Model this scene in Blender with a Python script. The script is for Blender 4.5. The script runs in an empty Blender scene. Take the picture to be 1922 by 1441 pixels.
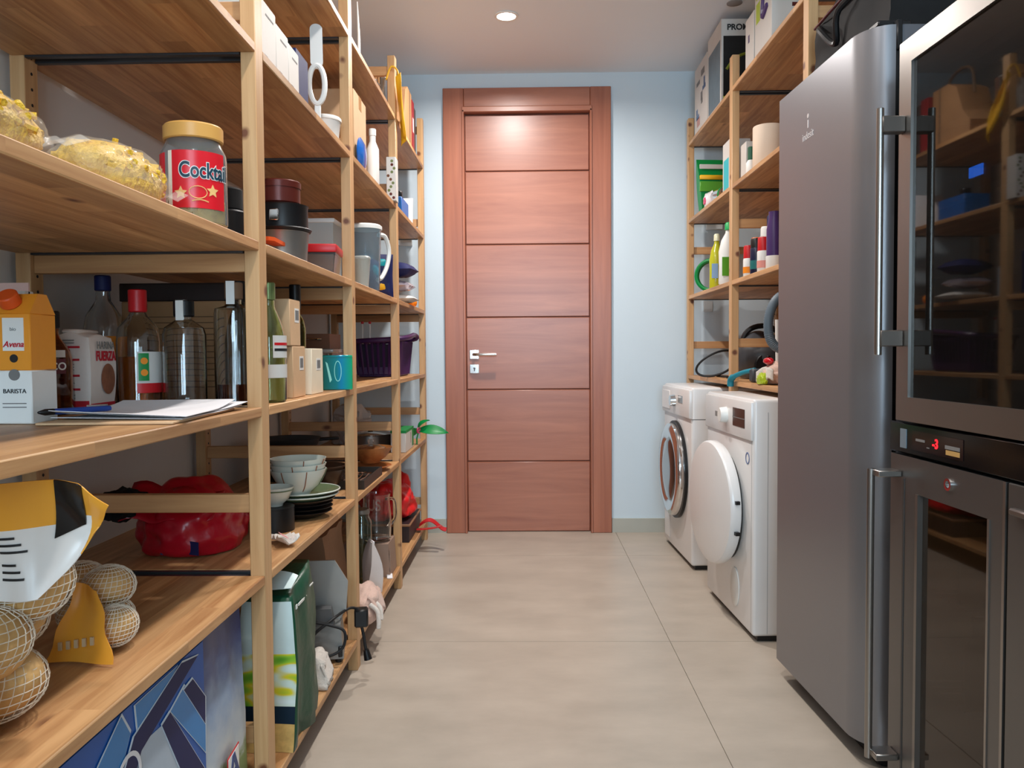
import bpy, bmesh, math, random
from mathutils import Vector, Matrix, noise
PI = math.pi
random.seed(7)
C = bpy.context.scene.collection
SC = bpy.context.scene

# ------------------------------------------------------------------ camera
cam = bpy.data.cameras.new('camera')
cam.sensor_width = 36.0
cam.lens = 1520.0 / 1922.0 * 36.0
cam.clip_start = 0.02
co = bpy.data.objects.new('camera', cam)
C.objects.link(co)
r_ = Vector((0.9998178, 0.01776051, -0.0069948))
u_ = Vector((0.00630781, 0.03844618, 0.99924076))
f_ = Vector((-0.01801595, 0.99910283, -0.03832714))
co.matrix_world = Matrix(((r_.x, u_.x, -f_.x, 0), (r_.y, u_.y, -f_.y, 0), (r_.z, u_.z, -f_.z, 1.01), (0, 0, 0, 1)))
SC.camera = co

# ------------------------------------------------------------------ world, daylight, ceiling spots, exposure
w = bpy.data.worlds.new('world')
SC.world = w
w.use_nodes = True
bg = w.node_tree.nodes['Background']
bg.inputs[0].default_value = (0.55, 0.72, 0.95, 1)
bg.inputs[1].default_value = 1.0
SC.view_settings.view_transform = 'Standard'
SC.view_settings.look = 'None'
SC.view_settings.exposure = 0.0
SC.view_settings.gamma = 1.0
SC.view_settings.use_curve_mapping = False
SC.cycles.use_denoising = True


def area(name, loc, rot, size, size_y, power, col, shape='RECTANGLE', spread=PI):
    l = bpy.data.lights.new(name, 'AREA')
    l.shape = shape
    l.size = size
    if shape in ('RECTANGLE', 'ELLIPSE'):
        l.size_y = size_y
    l.energy = power
    l.color = col
    l.spread = spread
    o = bpy.data.objects.new(name, l)
    o.location = loc
    o.rotation_euler = rot
    C.objects.link(o)
    return o


WARM = (1.0, 0.95, 0.91)
# daylight just outside the window in the wall behind the camera
area('daylight', (0.1, -1.72, 1.55), (PI / 2, 0, 0), 1.5, 1.5, 36, (0.60, 0.83, 1.0), spread=math.radians(100))
# the ceiling spots along the aisle
for y_, p_ in ((3.76, 24), (2.55, 16), (1.35, 13), (0.15, 7)):
    area('spot_lamp', (-0.082, y_, 2.535), (0, 0, 0), 0.085, 0.085, p_, WARM, 'DISK', math.radians(165))

# ------------------------------------------------------------------ material helpers


def lin(c):
    out = []
    for v in c:
        v = v / 255.0
        out.append(v / 12.92 if v <= 0.04045 else ((v + 0.055) / 1.055) ** 2.4)
    return tuple(out) + (1.0,)


MATS = {}


def mat(key, rgb, rough=0.5, metal=0.0, trans=0.0, ior=1.45, coat=0.0, var=0.05, vs=14.0, bump=0.0, bs=60.0, emit=0.0, spec=0.5, alpha=1.0, sheen=0.0):
    if key in MATS:
        return MATS[key]
    m = bpy.data.materials.new(key)
    m.use_nodes = True
    n = m.node_tree.nodes
    L = m.node_tree.links
    b = n['Principled BSDF']
    b.inputs['Base Color'].default_value = lin(rgb)
    b.inputs['Roughness'].default_value = rough
    b.inputs['Metallic'].default_value = metal
    b.inputs['Transmission Weight'].default_value = trans
    b.inputs['IOR'].default_value = ior
    b.inputs['Coat Weight'].default_value = coat
    b.inputs['Coat Roughness'].default_value = 0.12
    b.inputs['Specular IOR Level'].default_value = spec
    b.inputs['Alpha'].default_value = alpha
    b.inputs['Sheen Weight'].default_value = sheen
    if emit:
        b.inputs['Emission Color'].default_value = lin(rgb)
        b.inputs['Emission Strength'].default_value = emit
    tc = n.new('ShaderNodeTexCoord')
    if var and not emit:
        nz = n.new('ShaderNodeTexNoise')
        nz.inputs['Scale'].default_value = vs
        nz.inputs['Detail'].default_value = 4
        L.new(tc.outputs['Object'], nz.inputs['Vector'])
        mx = n.new('ShaderNodeMix')
        mx.data_type = 'RGBA'
        c = lin(rgb)
        mx.inputs[6].default_value = tuple(max(0, v * (1 - 2 * var)) for v in c[:3]) + (1,)
        mx.inputs[7].default_value = tuple(min(1, v * (1 + 2 * var)) for v in c[:3]) + (1,)
        L.new(nz.outputs['Fac'], mx.inputs[0])
        L.new(mx.outputs[2], b.inputs['Base Color'])
    if bump:
        nb = n.new('ShaderNodeTexNoise')
        nb.inputs['Scale'].default_value = bs
        nb.inputs['Detail'].default_value = 3
        L.new(tc.outputs['Object'], nb.inputs['Vector'])
        bp = n.new('ShaderNodeBump')
        bp.inputs['Strength'].default_value = bump
        bp.inputs['Distance'].default_value = 0.01
        L.new(nb.outputs['Fac'], bp.inputs['Height'])
        L.new(bp.outputs['Normal'], b.inputs['Normal'])
    MATS[key] = m
    return m


def wood(key, axis, light, dark, knot=(112, 66, 42), kt=0.045, ks=6.5, kal=3.2, strips=0.0, knots=True, rough=0.45, across_scale=38.0, along=2.0, coat=0.0, contrast=1.0):
    """grain along one object axis, glued strips across, sparse knots"""
    if key in MATS:
        return MATS[key]
    m = bpy.data.materials.new(key)
    m.use_nodes = True
    n = m.node_tree.nodes
    L = m.node_tree.links
    b = n['Principled BSDF']
    b.inputs['Roughness'].default_value = rough
    b.inputs['Coat Weight'].default_value = coat
    b.inputs['Coat Roughness'].default_value = 0.32
    tc = n.new('ShaderNodeTexCoord')
    oi = n.new('ShaderNodeObjectInfo')
    rs = n.new('ShaderNodeMath')
    rs.operation = 'MULTIPLY'
    rs.inputs[1].default_value = 17.0
    L.new(oi.outputs['Random'], rs.inputs[0])
    sep = n.new('ShaderNodeSeparateXYZ')
    L.new(tc.outputs['Object'], sep.inputs[0])
    ax = 'XYZ'.index(axis)
    oth = [i for i in range(3) if i != ax]
    offs = n.new('ShaderNodeMath')
    offs.operation = 'ADD'
    L.new(sep.outputs[ax], offs.inputs[0])
    L.new(rs.outputs[0], offs.inputs[1])
    alongv = offs
    tint = None
    if strips:
        dv = n.new('ShaderNodeMath')
        dv.operation = 'DIVIDE'
        dv.inputs[1].default_value = strips
        L.new(sep.outputs[oth[0]], dv.inputs[0])
        fl = n.new('ShaderNodeMath')
        fl.operation = 'FLOOR'
        L.new(dv.outputs[0], fl.inputs[0])
        a1 = n.new('ShaderNodeMath')
        a1.operation = 'ADD'
        L.new(fl.outputs[0], a1.inputs[0])
        L.new(rs.outputs[0], a1.inputs[1])
        # staves of finite length
        dl = n.new('ShaderNodeMath')
        dl.operation = 'MULTIPLY_ADD'
        dl.inputs[1].default_value = 7.31
        L.new(a1.outputs[0], dl.inputs[0])
        L.new(sep.outputs[ax], dl.inputs[2])
        d2 = n.new('ShaderNodeMath')
        d2.operation = 'DIVIDE'
        d2.inputs[1].default_value = 0.42
        L.new(dl.outputs[0], d2.inputs[0])
        f2 = n.new('ShaderNodeMath')
        f2.operation = 'FLOOR'
        L.new(d2.outputs[0], f2.inputs[0])
        cmb0 = n.new('ShaderNodeCombineXYZ')
        L.new(a1.outputs[0], cmb0.inputs[0])
        L.new(f2.outputs[0], cmb0.inputs[1])
        wn = n.new('ShaderNodeTexWhiteNoise')
        wn.noise_dimensions = '3D'
        L.new(cmb0.outputs[0], wn.inputs['Vector'])
        tint = wn
        a2 = n.new('ShaderNodeMath')
        a2.operation = 'MULTIPLY_ADD'
        a2.inputs[1].default_value = 9.0
        L.new(wn.outputs['Value'], a2.inputs[0])
        L.new(offs.outputs[0], a2.inputs[2])
        alongv = a2
    cmb = n.new('ShaderNodeCombineXYZ')
    m1 = n.new('ShaderNodeMath')
    m1.operation = 'MULTIPLY'
    m1.inputs[1].default_value = along
    L.new(alongv.outputs[0], m1.inputs[0])
    L.new(m1.outputs[0], cmb.inputs[0])
    for k in (0, 1):
        mm = n.new('ShaderNodeMath')
        mm.operation = 'MULTIPLY'
        mm.inputs[1].default_value = across_scale
        L.new(sep.outputs[oth[k]], mm.inputs[0])
        L.new(mm.outputs[0], cmb.inputs[k + 1])
    nz = n.new('ShaderNodeTexNoise')
    nz.inputs['Scale'].default_value = 1.0
    nz.inputs['Detail'].default_value = 6
    nz.inputs['Roughness'].default_value = 0.6
    nz.inputs['Distortion'].default_value = 0.6
    L.new(cmb.outputs[0], nz.inputs['Vector'])
    rp = n.new('ShaderNodeValToRGB')
    mid = 0.5
    rp.color_ramp.elements[0].position = mid - 0.22 / contrast
    rp.color_ramp.elements[0].color = lin(dark)
    rp.color_ramp.elements[1].position = mid + 0.18 / contrast
    rp.color_ramp.elements[1].color = lin(light)
    L.new(nz.outputs['Fac'], rp.inputs[0])
    last = rp.outputs[0]
    if tint is not None:
        mr = n.new('ShaderNodeMapRange')
        mr.inputs[3].default_value = 0.72
        mr.inputs[4].default_value = 1.08
        L.new(tint.outputs['Value'], mr.inputs[0])
        mu = n.new('ShaderNodeMix')
        mu.data_type = 'RGBA'
        mu.blend_type = 'MULTIPLY'
        mu.inputs[0].default_value = 1.0
        L.new(last, mu.inputs[6])
        L.new(mr.outputs[0], mu.inputs[7])
        last = mu.outputs[2]
    if knots:
        c2 = n.new('ShaderNodeCombineXYZ')
        k1 = n.new('ShaderNodeMath')
        k1.operation = 'MULTIPLY'
        k1.inputs[1].default_value = kal
        L.new(alongv.outputs[0], k1.inputs[0])
        L.new(k1.outputs[0], c2.inputs[0])
        for k in (0, 1):
            mm = n.new('ShaderNodeMath')
            mm.operation = 'MULTIPLY'
            mm.inputs[1].default_value = ks
            L.new(sep.outputs[oth[k]], mm.inputs[0])
            L.new(mm.outputs[0], c2.inputs[k + 1])
        vo = n.new('ShaderNodeTexVoronoi')
        vo.inputs['Scale'].default_value = 1.0
        dn = n.new('ShaderNodeTexNoise')
        dn.inputs['Scale'].default_value = 2.2
        L.new(c2.outputs[0], dn.inputs['Vector'])
        dm = n.new('ShaderNodeMix')
        dm.data_type = 'VECTOR'
        dm.inputs[0].default_value = 0.12
        L.new(c2.outputs[0], dm.inputs[4])
        L.new(dn.outputs['Color'], dm.inputs[5])
        L.new(dm.outputs[1], vo.inputs['Vector'])
        kr = n.new('ShaderNodeValToRGB')
        kr.color_ramp.elements[0].position = kt * 0.55
        kr.color_ramp.elements[0].color = (1, 1, 1, 1)
        kr.color_ramp.elements[1].position = kt + 0.03
        kr.color_ramp.elements[1].color = (0, 0, 0, 1)
        L.new(vo.outputs['Distance'], kr.inputs[0])
        km = n.new('ShaderNodeMix')
        km.data_type = 'RGBA'
        L.new(kr.outputs[0], km.inputs[0])
        L.new(last, km.inputs[6])
        km.inputs[7].default_value = lin(knot)
        last = km.outputs[2]
    L.new(last, b.inputs['Base Color'])
    bp = n.new('ShaderNodeBump')
    bp.inputs['Strength'].default_value = 0.12
    bp.inputs['Distance'].default_value = 0.004
    L.new(nz.outputs['Fac'], bp.inputs['Height'])
    L.new(bp.outputs['Normal'], b.inputs['Normal'])
    MATS[key] = m
    return m


PL, PD = (210, 162, 112), (180, 130, 84)
PINE_Y = wood('pine_board', 'Y', (216, 168, 116), (172, 120, 74), strips=0.055, along=2.2, contrast=1.25)
PINE_X = wood('pine_rail', 'X', PL, PD)
PINE_Z = wood('pine_post', 'Z', (212, 170, 122), (188, 142, 94), kt=0.15, ks=14.0, kal=13.0)
DOOR_X = wood('veneer_across', 'X', (178, 112, 84), (150, 86, 62), knots=False, across_scale=16, along=1.3, rough=0.36, coat=0.5)
DOOR_Z = wood('veneer_upright', 'Z', (176, 108, 80), (152, 88, 64), knots=False, across_scale=22, along=1.0, rough=0.36, coat=0.2)
STEEL_BAR = mat('shelf_steel', (70, 72, 76), 0.4, 0.6)
WALL = mat('wall_paint', (222, 220, 216), 0.7, var=0.012, vs=3, bump=0.03, bs=180)
WALLB = mat('wall_paint_blue_cast', (208, 223, 232), 0.7, var=0.012, vs=3, bump=0.03, bs=180)  # bluish cast of the light put into the end wall's colour
CEIL = mat('ceiling_paint', (232, 238, 244), 0.6, var=0.01, vs=2)
GROUT = mat('grout', (166, 156, 143), 0.85)
SKIRT = mat('skirting_tile', (178, 178, 168), 0.4, var=0.03)
CHROME = mat('chrome', (225, 225, 225), 0.12, 1.0, var=0)
BRUSHED = mat('brushed_steel', (156, 151, 146), 0.3, 0.95, var=0.03, vs=4)
STAIN = mat('stainless_front', (112, 110, 108), 0.36, 0.85, var=0.04, vs=3)
FRIDGE = mat('fridge_silver', (138, 138, 142), 0.34, 0.65, var=0.015, vs=2)
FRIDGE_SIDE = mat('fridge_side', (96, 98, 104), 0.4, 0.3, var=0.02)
BLACK = mat('black_plastic', (16, 16, 18), 0.4)
BLACKM = mat('black_matt', (14, 13, 14), 0.8)
RUBBER = mat('black_rubber', (24, 24, 26), 0.6)
WHITE = mat('appliance_white', (228, 226, 224), 0.28, coat=0.2, var=0.01)
WPLAS = mat('white_plastic', (232, 232, 228), 0.4, var=0.02)
OFFW = mat('white_card', (208, 204, 198), 0.55, var=0.03)
PAPER = mat('paper', (236, 234, 236), 0.7, var=0.02)
CARD = mat('cardboard', (202, 164, 120), 0.75, var=0.06, vs=30)
CARD2 = mat('cardboard_pale', (214, 176, 136), 0.75, var=0.05, vs=30)
KRAFT = mat('kraft', (168, 124, 84), 0.75, var=0.06)
GLASS = mat('clear_glass', (248, 250, 250), 0.02, trans=1.0, ior=1.48, var=0)
GGLASS = mat('green_glass', (214, 232, 190), 0.03, trans=1.0, ior=1.48, var=0)
DGLASS = mat('dark_green_glass', (40, 52, 24), 0.05, trans=0.6, ior=1.5, var=0)
CLEARP = mat('clear_plastic', (236, 244, 248), 0.1, trans=0.94, ior=1.2, var=0)
FOILP = mat('clear_film', (250, 248, 240), 0.08, var=0, alpha=0.16, bump=0.5, bs=26)
AMBER = mat('amber_liquid', (196, 100, 22), 0.05, trans=0.75, ior=1.34, var=0)
DARKLIQ = mat('dark_liquor', (70, 26, 12), 0.05, trans=0.3, ior=1.34, var=0)
OILLIQ = mat('olive_oil', (150, 118, 14), 0.05, trans=0.5, ior=1.4, var=0)
RED = mat('red', (196, 24, 32), 0.4)
REDBAG = mat('red_bag_plastic', (176, 12, 34), 0.28, bump=0.7, bs=14)
REDBAG2 = mat('bright_red_bag', (226, 34, 40), 0.3, bump=0.7, bs=14)
NAVY = mat('navy', (16, 26, 80), 0.6)
BLUE = mat('blue', (24, 100, 178), 0.35)
AZURE = mat('azure', (18, 122, 190), 0.35)
TEAL = mat('teal', (0, 150, 160), 0.4)
GREEN = mat('green', (0, 132, 62), 0.4)
DKGREEN = mat('bottle_green', (10, 70, 48), 0.35, bump=0.35, bs=18)
LIME = mat('lime', (170, 190, 40), 0.5)
YELLOW = mat('yellow', (236, 178, 30), 0.5)
ORANGE = mat('orange', (238, 140, 26), 0.45)
ORANGE2 = mat('orange_cap', (232, 92, 36), 0.4)
PURPLE = mat('purple_plastic', (66, 32, 78), 0.4)
DKPURP = mat('purple_bottle', (72, 50, 104), 0.3)
PINK = mat('pink_cloth', (214, 180, 164), 0.85, bump=0.3, bs=160, sheen=0.3)
WCLOTH = mat('white_cloth', (214, 206, 196), 0.85, bump=0.3, bs=160, sheen=0.3)
GREY = mat('grey_metal', (140, 138, 134), 0.35, 0.7)
DGREY = mat('dark_grey', (60, 58, 56), 0.5)
BROWN = mat('brown', (104, 60, 30), 0.5)
MAROON = mat('maroon_tin', (92, 34, 26), 0.3, 0.2)
WOODBOWL = wood('bowl_wood', 'Y', (176, 112, 60), (140, 82, 40), knots=False)
CERAMIC = mat('ceramic', (206, 210, 198), 0.2, coat=0.4, var=0.04)
CERGREEN = mat('ceramic_green', (96, 112, 82), 0.22, coat=0.4, var=0.12, vs=20)
CERRUST = mat('ceramic_rust', (140, 84, 54), 0.3)
POTATO = mat('potato_skin', (212, 170, 110), 0.6, var=0.12, vs=22, bump=0.2, bs=50)
NET = mat('white_net', (222, 210, 190), 0.6, var=0)
PASTA = mat('pasta', (240, 180, 50), 0.5, var=0.2, vs=60, bump=0.8, bs=90)
FILMW = mat('milky_film', (226, 220, 214), 0.3, var=0.04)
NUT = mat('snack_mix', (232, 178, 104), 0.6, var=0.25, vs=70)
HOSE = mat('grey_hose', (92, 108, 120), 0.45)
SOFT = (PINK, WCLOTH, REDBAG, REDBAG2, DKGREEN, YELLOW)
INK = mat('ink_black', (28, 28, 30), 0.6, var=0)
INKGREY = mat('ink_grey', (120, 118, 116), 0.6, var=0)
INKRED = mat('ink_red', (190, 30, 46), 0.6, var=0)
WALLBOX = mat('wall_box_white', (214, 220, 222), 0.5, var=0)

# floor tile material: concrete look porcelain


def tile_mat():
    m = mat('floor_tile', (188, 174, 156), 0.36, var=0.0)
    n = m.node_tree.nodes
    L = m.node_tree.links
    b = n['Principled BSDF']
    tc = n.new('ShaderNodeTexCoord')
    mp = n.new('ShaderNodeMapping')
    mp.inputs['Scale'].default_value = (1.0, 1.8, 1.0)
    L.new(tc.outputs['Object'], mp.inputs[0])
    a = n.new('ShaderNodeTexNoise')
    a.inputs['Scale'].default_value = 3.0
    a.inputs['Detail'].default_value = 8
    a.inputs['Roughness'].default_value = 0.62
    L.new(mp.outputs[0], a.inputs['Vector'])
    r = n.new('ShaderNodeValToRGB')
    r.color_ramp.elements[0].position = 0.3
    r.color_ramp.elements[0].color = lin((168, 157, 143))
    r.color_ramp.elements[1].position = 0.72
    r.color_ramp.elements[1].color = lin((188, 176, 161))
    L.new(a.outputs['Fac'], r.inputs[0])
    L.new(r.outputs[0], b.inputs['Base Color'])
    rr = n.new('ShaderNodeMapRange')
    rr.inputs[3].default_value = 0.3
    rr.inputs[4].default_value = 0.42
    L.new(a.outputs['Fac'], rr.inputs[0])
    L.new(rr.outputs[0], b.inputs['Roughness'])
    return m


TILE = tile_mat()


def fridge_glass(key, tint):
    return mat(key, tint, 0.03, trans=0.9, ior=1.44, var=0)


DARKGLASS = fridge_glass('smoked_glass', (62, 58, 54))
BROWNGLASS = fridge_glass('bronze_glass', (96, 72, 48))

# ------------------------------------------------------------------ geometry helpers: each returns (verts, faces)


def from_bm(bm):
    bm.verts.index_update()
    g = ([v.co.copy() for v in bm.verts], [[v.index for v in f.verts] for f in bm.faces])
    bm.free()
    return g


def box(x0, x1, y0, y1, z0, z1, bev=0.0, seg=1):
    bm = bmesh.new()
    bmesh.ops.create_cube(bm, size=1)
    for v in bm.verts:
        v.co = Vector(((x0 + x1) / 2 + v.co.x * (x1 - x0), (y0 + y1) / 2 + v.co.y * (y1 - y0), (z0 + z1) / 2 + v.co.z * (z1 - z0)))
    if bev:
        bmesh.ops.bevel(bm, geom=bm.edges[:], offset=bev, segments=seg, affect='EDGES', profile=0.5)
    return from_bm(bm)


def cbox(sx, sy, sz, bev=0.0, z=0.0, seg=1):
    return box(-sx / 2, sx / 2, -sy / 2, sy / 2, z, z + sz, bev, seg)


def join(*gs):
    V, F = [], []
    for g in gs:
        o = len(V)
        V += list(g[0])
        F += [[i + o for i in f] for f in g[1]]
    return V, F


def xf(g, loc=(0, 0, 0), rot=(0, 0, 0), sc=(1, 1, 1)):
    M = Matrix.LocRotScale(Vector(loc), __import__('mathutils').Euler(rot), Vector(sc))
    return [M @ Vector(v) for v in g[0]], g[1]


def lathe(prof, n=28, ang=2 * PI):
    """prof: (r, z) list; r == 0 closes to a pole"""
    V, F, rings = [], [], []
    for r, z in prof:
        if r <= 1e-6:
            rings.append([len(V)])
            V.append(Vector((0, 0, z)))
        else:
            rings.append(list(range(len(V), len(V) + n)))
            for k in range(n):
                a = ang * k / n
                V.append(Vector((r * math.cos(a), r * math.sin(a), z)))
    for A, B in zip(rings, rings[1:]):
        for k in range(n):
            k2 = (k + 1) % n
            if len(A) == 1 and len(B) == 1:
                continue
            if len(A) == 1:
                F.append([A[0], B[k2], B[k]][::-1])
            elif len(B) == 1:
                F.append([A[k], A[k2], B[0]])
            else:
                F.append([A[k], A[k2], B[k2], B[k]])
    return V, F


def cyl(r, z0, z1, n=24, bev=0.0):
    if bev:
        return lathe([(0, z0), (r - bev, z0), (r, z0 + bev), (r, z1 - bev), (r - bev, z1), (0, z1)], n)
    return lathe([(0, z0), (r, z0), (r, z1), (0, z1)], n)


def ring(r0, r1, z0, z1, n=40, bev=0.0):
    b = bev
    return lathe([(r0, z0), (r1 - b, z0), (r1, z0 + b), (r1, z1 - b), (r1 - b, z1), (r0 + b, z1), (r0, z1 - b), (r0, z0)], n)


def tube(pts, r, n=8, closed=False):
    P = [Vector(p) for p in pts]
    V, F = [], []
    N = len(P)
    up = Vector((0.13, 0.21, 0.97)).normalized()
    prev = None
    for i, p in enumerate(P):
        if closed:
            t = P[(i + 1) % N] - P[i - 1]
        else:
            t = P[min(i + 1, N - 1)] - P[max(i - 1, 0)]
        t.normalize()
        ref = prev if prev is not None else (up if abs(t.dot(up)) < 0.95 else Vector((1, 0, 0)))
        a = (ref - t * ref.dot(t)).normalized()
        prev = a
        b = t.cross(a)
        rr = r[i] if isinstance(r, (list, tuple)) else r
        for k in range(n):
            an = 2 * PI * k / n
            V.append(p + a * (rr * math.cos(an)) + b * (rr * math.sin(an)))
    for i in range(N if closed else N - 1):
        j = (i + 1) % N
        for k in range(n):
            k2 = (k + 1) % n
            F.append([i * n + k, i * n + k2, j * n + k2, j * n + k])
    if not closed:
        F.append(list(range(n))[::-1])
        F.append([(N - 1) * n + k for k in range(n)])
    return V, F


def spline(pts, sub=6, closed=False):
    P = [Vector(p) for p in pts]
    out = []
    N = len(P)
    for i in range(N if closed else N - 1):
        g = (lambda k: P[k % N]) if closed else (lambda k: P[max(0, min(N - 1, k))])
        p0, p1, p2, p3 = g(i - 1), g(i), g(i + 1), g(i + 2)
        for s in range(sub):
            t = s / sub
            out.append(0.5 * ((2 * p1) + (p2 - p0) * t + (2 * p0 - 5 * p1 + 4 * p2 - p3) * t * t + (3 * p1 - p0 - 3 * p2 + p3) * t ** 3))
    if not closed:
        out.append(P[-1])
    return out


def prism(poly, d0, d1, axis='Y'):
    """2-D outline extruded along an axis; outline in the other two axes in order"""
    V = []
    for d in (d0, d1):
        for a, b in poly:
            V.append(Vector({'X': (d, a, b), 'Y': (a, d, b), 'Z': (a, b, d)}[axis]))
    n = len(poly)
    F = [list(range(n)), [n + k for k in range(n)][::-1]]
    for k in range(n):
        k2 = (k + 1) % n
        F.append([k2, k, n + k, n + k2])
    return V, F


def blob(rx, ry, rz, amp=0.0, fr=3.0, seed=0, flat=None, lv=3, ridge=False):
    bm = bmesh.new()
    bmesh.ops.create_icosphere(bm, subdivisions=lv, radius=1)
    for v in bm.verts:
        d = v.co.normalized()
        k = 1.0
        if amp:
            q = noise.noise(d * fr + Vector((seed * 3.1, seed * 1.7, seed)))
            q2 = noise.noise(d * fr * 2.7 + Vector((seed, seed * 2.3, 5)))
            if ridge:
                q = 0.6 - 2 * abs(q)
                q2 = 0.4 - 2 * abs(q2)
            k += amp * (q + 0.45 * q2)
        v.co = Vector((d.x * rx * k, d.y * ry * k, d.z * rz * k))
        if flat is not None and v.co.z < flat:
            v.co.z = flat + (v.co.z - flat) * 0.02
    return from_bm(bm)


def blk(sx, sy, sz, cuts, fn):
    """subdivided block standing on z = 0, reshaped per vertex by fn(u, v, w, co) with u, v in -1..1 and w in 0..1"""
    bm = bmesh.new()
    bmesh.ops.create_cube(bm, size=2)
    bmesh.ops.subdivide_edges(bm, edges=bm.edges[:], cuts=cuts, use_grid_fill=True)
    for v in bm.verts:
        u, q, w_ = v.co.x, v.co.y, (v.co.z + 1) / 2
        v.co = Vector(fn(u, q, w_, Vector((u * sx / 2, q * sy / 2, w_ * sz))))
    return from_bm(bm)


def pillow(sx, sz, d, nu=14, nv=14, pw=2.5, crinkle=0.0, seed=0):
    """sealed packet in the XZ plane, thickness along Y, base at z = 0"""
    V, F, idx = [], [], {}
    for s in (1, -1):
        for i in range(nu + 1):
            for j in range(nv + 1):
                u, v = 2 * i / nu - 1, 2 * j / nv - 1
                edge = i in (0, nu) or j in (0, nv)
                if edge and s == -1:
                    idx[(s, i, j)] = idx[(1, i, j)]
                    continue
                t = (1 - abs(u) ** pw) * (1 - abs(v) ** pw)
                q = crinkle * noise.noise(Vector((u * 3 + seed, v * 3, s))) if not edge else 0
                idx[(s, i, j)] = len(V)
                V.append(Vector((u * sx / 2 * (1 - 0.05 * (1 - abs(v))), s * (d / 2 * math.sqrt(max(t, 0)) + q * math.sqrt(max(t, 0))), (v + 1) * sz / 2)))
        for i in range(nu):
            for j in range(nv):
                f = [idx[(s, i, j)], idx[(s, i + 1, j)], idx[(s, i + 1, j + 1)], idx[(s, i, j + 1)]]
                F.append(f if s == -1 else f[::-1])
    return V, F


def sheet(fn, nu, nv, th):
    """grid surface fn(u, v) -> Vector, u v in 0..1, thickened"""
    A = [[Vector(fn(i / nu, j / nv)) for j in range(nv + 1)] for i in range(nu + 1)]
    V, F = [], []
    for s in (0.5, -0.5):
        for i in range(nu + 1):
            for j in range(nv + 1):
                du = A[min(i + 1, nu)][j] - A[max(i - 1, 0)][j]
                dv = A[i][min(j + 1, nv)] - A[i][max(j - 1, 0)]
                nn = du.cross(dv)
                nn = nn.normalized() if nn.length > 0 else Vector((0, 0, 1))
                V.append(A[i][j] + nn * (th * s))
    k = (nu + 1) * (nv + 1)
    q = lambda i, j: i * (nv + 1) + j
    for i in range(nu):
        for j in range(nv):
            f = [q(i, j), q(i + 1, j), q(i + 1, j + 1), q(i, j + 1)]
            F.append(f)
            F.append([x + k for x in f[::-1]])
    rim = [q(i, 0) for i in range(nu)] + [q(nu, j) for j in range(nv)] + [q(i, nv) for i in range(nu, 0, -1)] + [q(0, j) for j in range(nv, 0, -1)]
    for a, b in zip(rim, rim[1:] + rim[:1]):
        F.append([b, a, a + k, b + k])
    return V, F


TXT = {}


def text(s, size, ext=0.0004, italic=0.0, bold=0.0, sx=1.0):
    c = bpy.data.curves.new('t', 'FONT')
    c.body = s
    c.size = size
    c.extrude = ext
    c.offset = bold
    c.shear = italic
    c.align_x = 'CENTER'
    c.align_y = 'CENTER'
    o = bpy.data.objects.new('t', c)
    me = bpy.data.meshes.new_from_object(o)
    g = ([v.co.copy() for v in me.vertices], [list(p.vertices) for p in me.polygons])
    bpy.data.objects.remove(o)
    bpy.data.curves.remove(c)
    bpy.data.meshes.remove(me)
    for v in g[0]:
        v.x *= sx
    return g


FACE_Y = (PI / 2, 0, 0)          # reads from -Y
FACE_PX = (PI / 2, 0, PI / 2)    # reads from +X
FACE_NX = (PI / 2, 0, -PI / 2)   # reads from -X


def mesh(name, g, m, sharp=38):
    me = bpy.data.meshes.new(name)
    me.from_pydata([tuple(v) for v in g[0]], [], g[1])
    if isinstance(m, (list, tuple)):
        for k in m:
            me.materials.append(k)
    else:
        me.materials.append(m)
    me.validate()
    bm = bmesh.new()
    bm.from_mesh(me)
    bmesh.ops.recalc_face_normals(bm, faces=bm.faces[:])
    bm.to_mesh(me)
    bm.free()
    if sharp:
        for p in me.polygons:
            p.use_smooth = True
        me.set_sharp_from_angle(angle=math.radians(sharp))
    return me


def thing(name, label, cat, loc=(0, 0, 0), rz=0.0, group=None):
    o = bpy.data.objects.new(name, None)
    o.empty_display_size = 0.05
    o.location = loc
    o.rotation_euler = (0, 0, rz)
    o['label'] = label
    o['category'] = cat
    if group:
        o['group'] = group
    C.objects.link(o)
    return o


def add(parent, name, g, m, loc=(0, 0, 0), rot=(0, 0, 0), sharp=38, label=None, kind=None):
    if sharp == 38 and m in SOFT:
        sharp = 180
    o = bpy.data.objects.new(name, mesh(name, g, m, sharp))
    o.location = loc
    o.rotation_euler = rot
    o.parent = parent
    if label:
        o['label'] = label
    if kind:
        o['kind'] = kind
    C.objects.link(o)
    return o


def single(name, label, cat, g, m, loc=(0, 0, 0), rot=(0, 0, 0), group=None, sharp=38):
    o = add(None, name, g, m, loc, rot, sharp, label)
    o['category'] = cat
    if group:
        o['group'] = group
    return o


def struct(name, g, m, sharp=38, parent=None):
    o = add(parent, name, g, m, sharp=sharp)
    if parent is None:
        o['kind'] = 'structure'
    return o


def decal(parent, name, m, face, cx, cz, wd, ht, off, t=0.0006):
    """thin printed patch on a face: 'Y' faces -Y, 'PX' faces +X, 'NX' faces -X"""
    if face == 'Y':
        g = box(cx - wd / 2, cx + wd / 2, off - t, off, cz - ht / 2, cz + ht / 2)
    elif face == 'PX':
        g = box(off, off + t, cx - wd / 2, cx + wd / 2, cz - ht / 2, cz + ht / 2)
    else:
        g = box(off - t, off, cx - wd / 2, cx + wd / 2, cz - ht / 2, cz + ht / 2)
    return add(parent, name, g, m, sharp=0)


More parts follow.
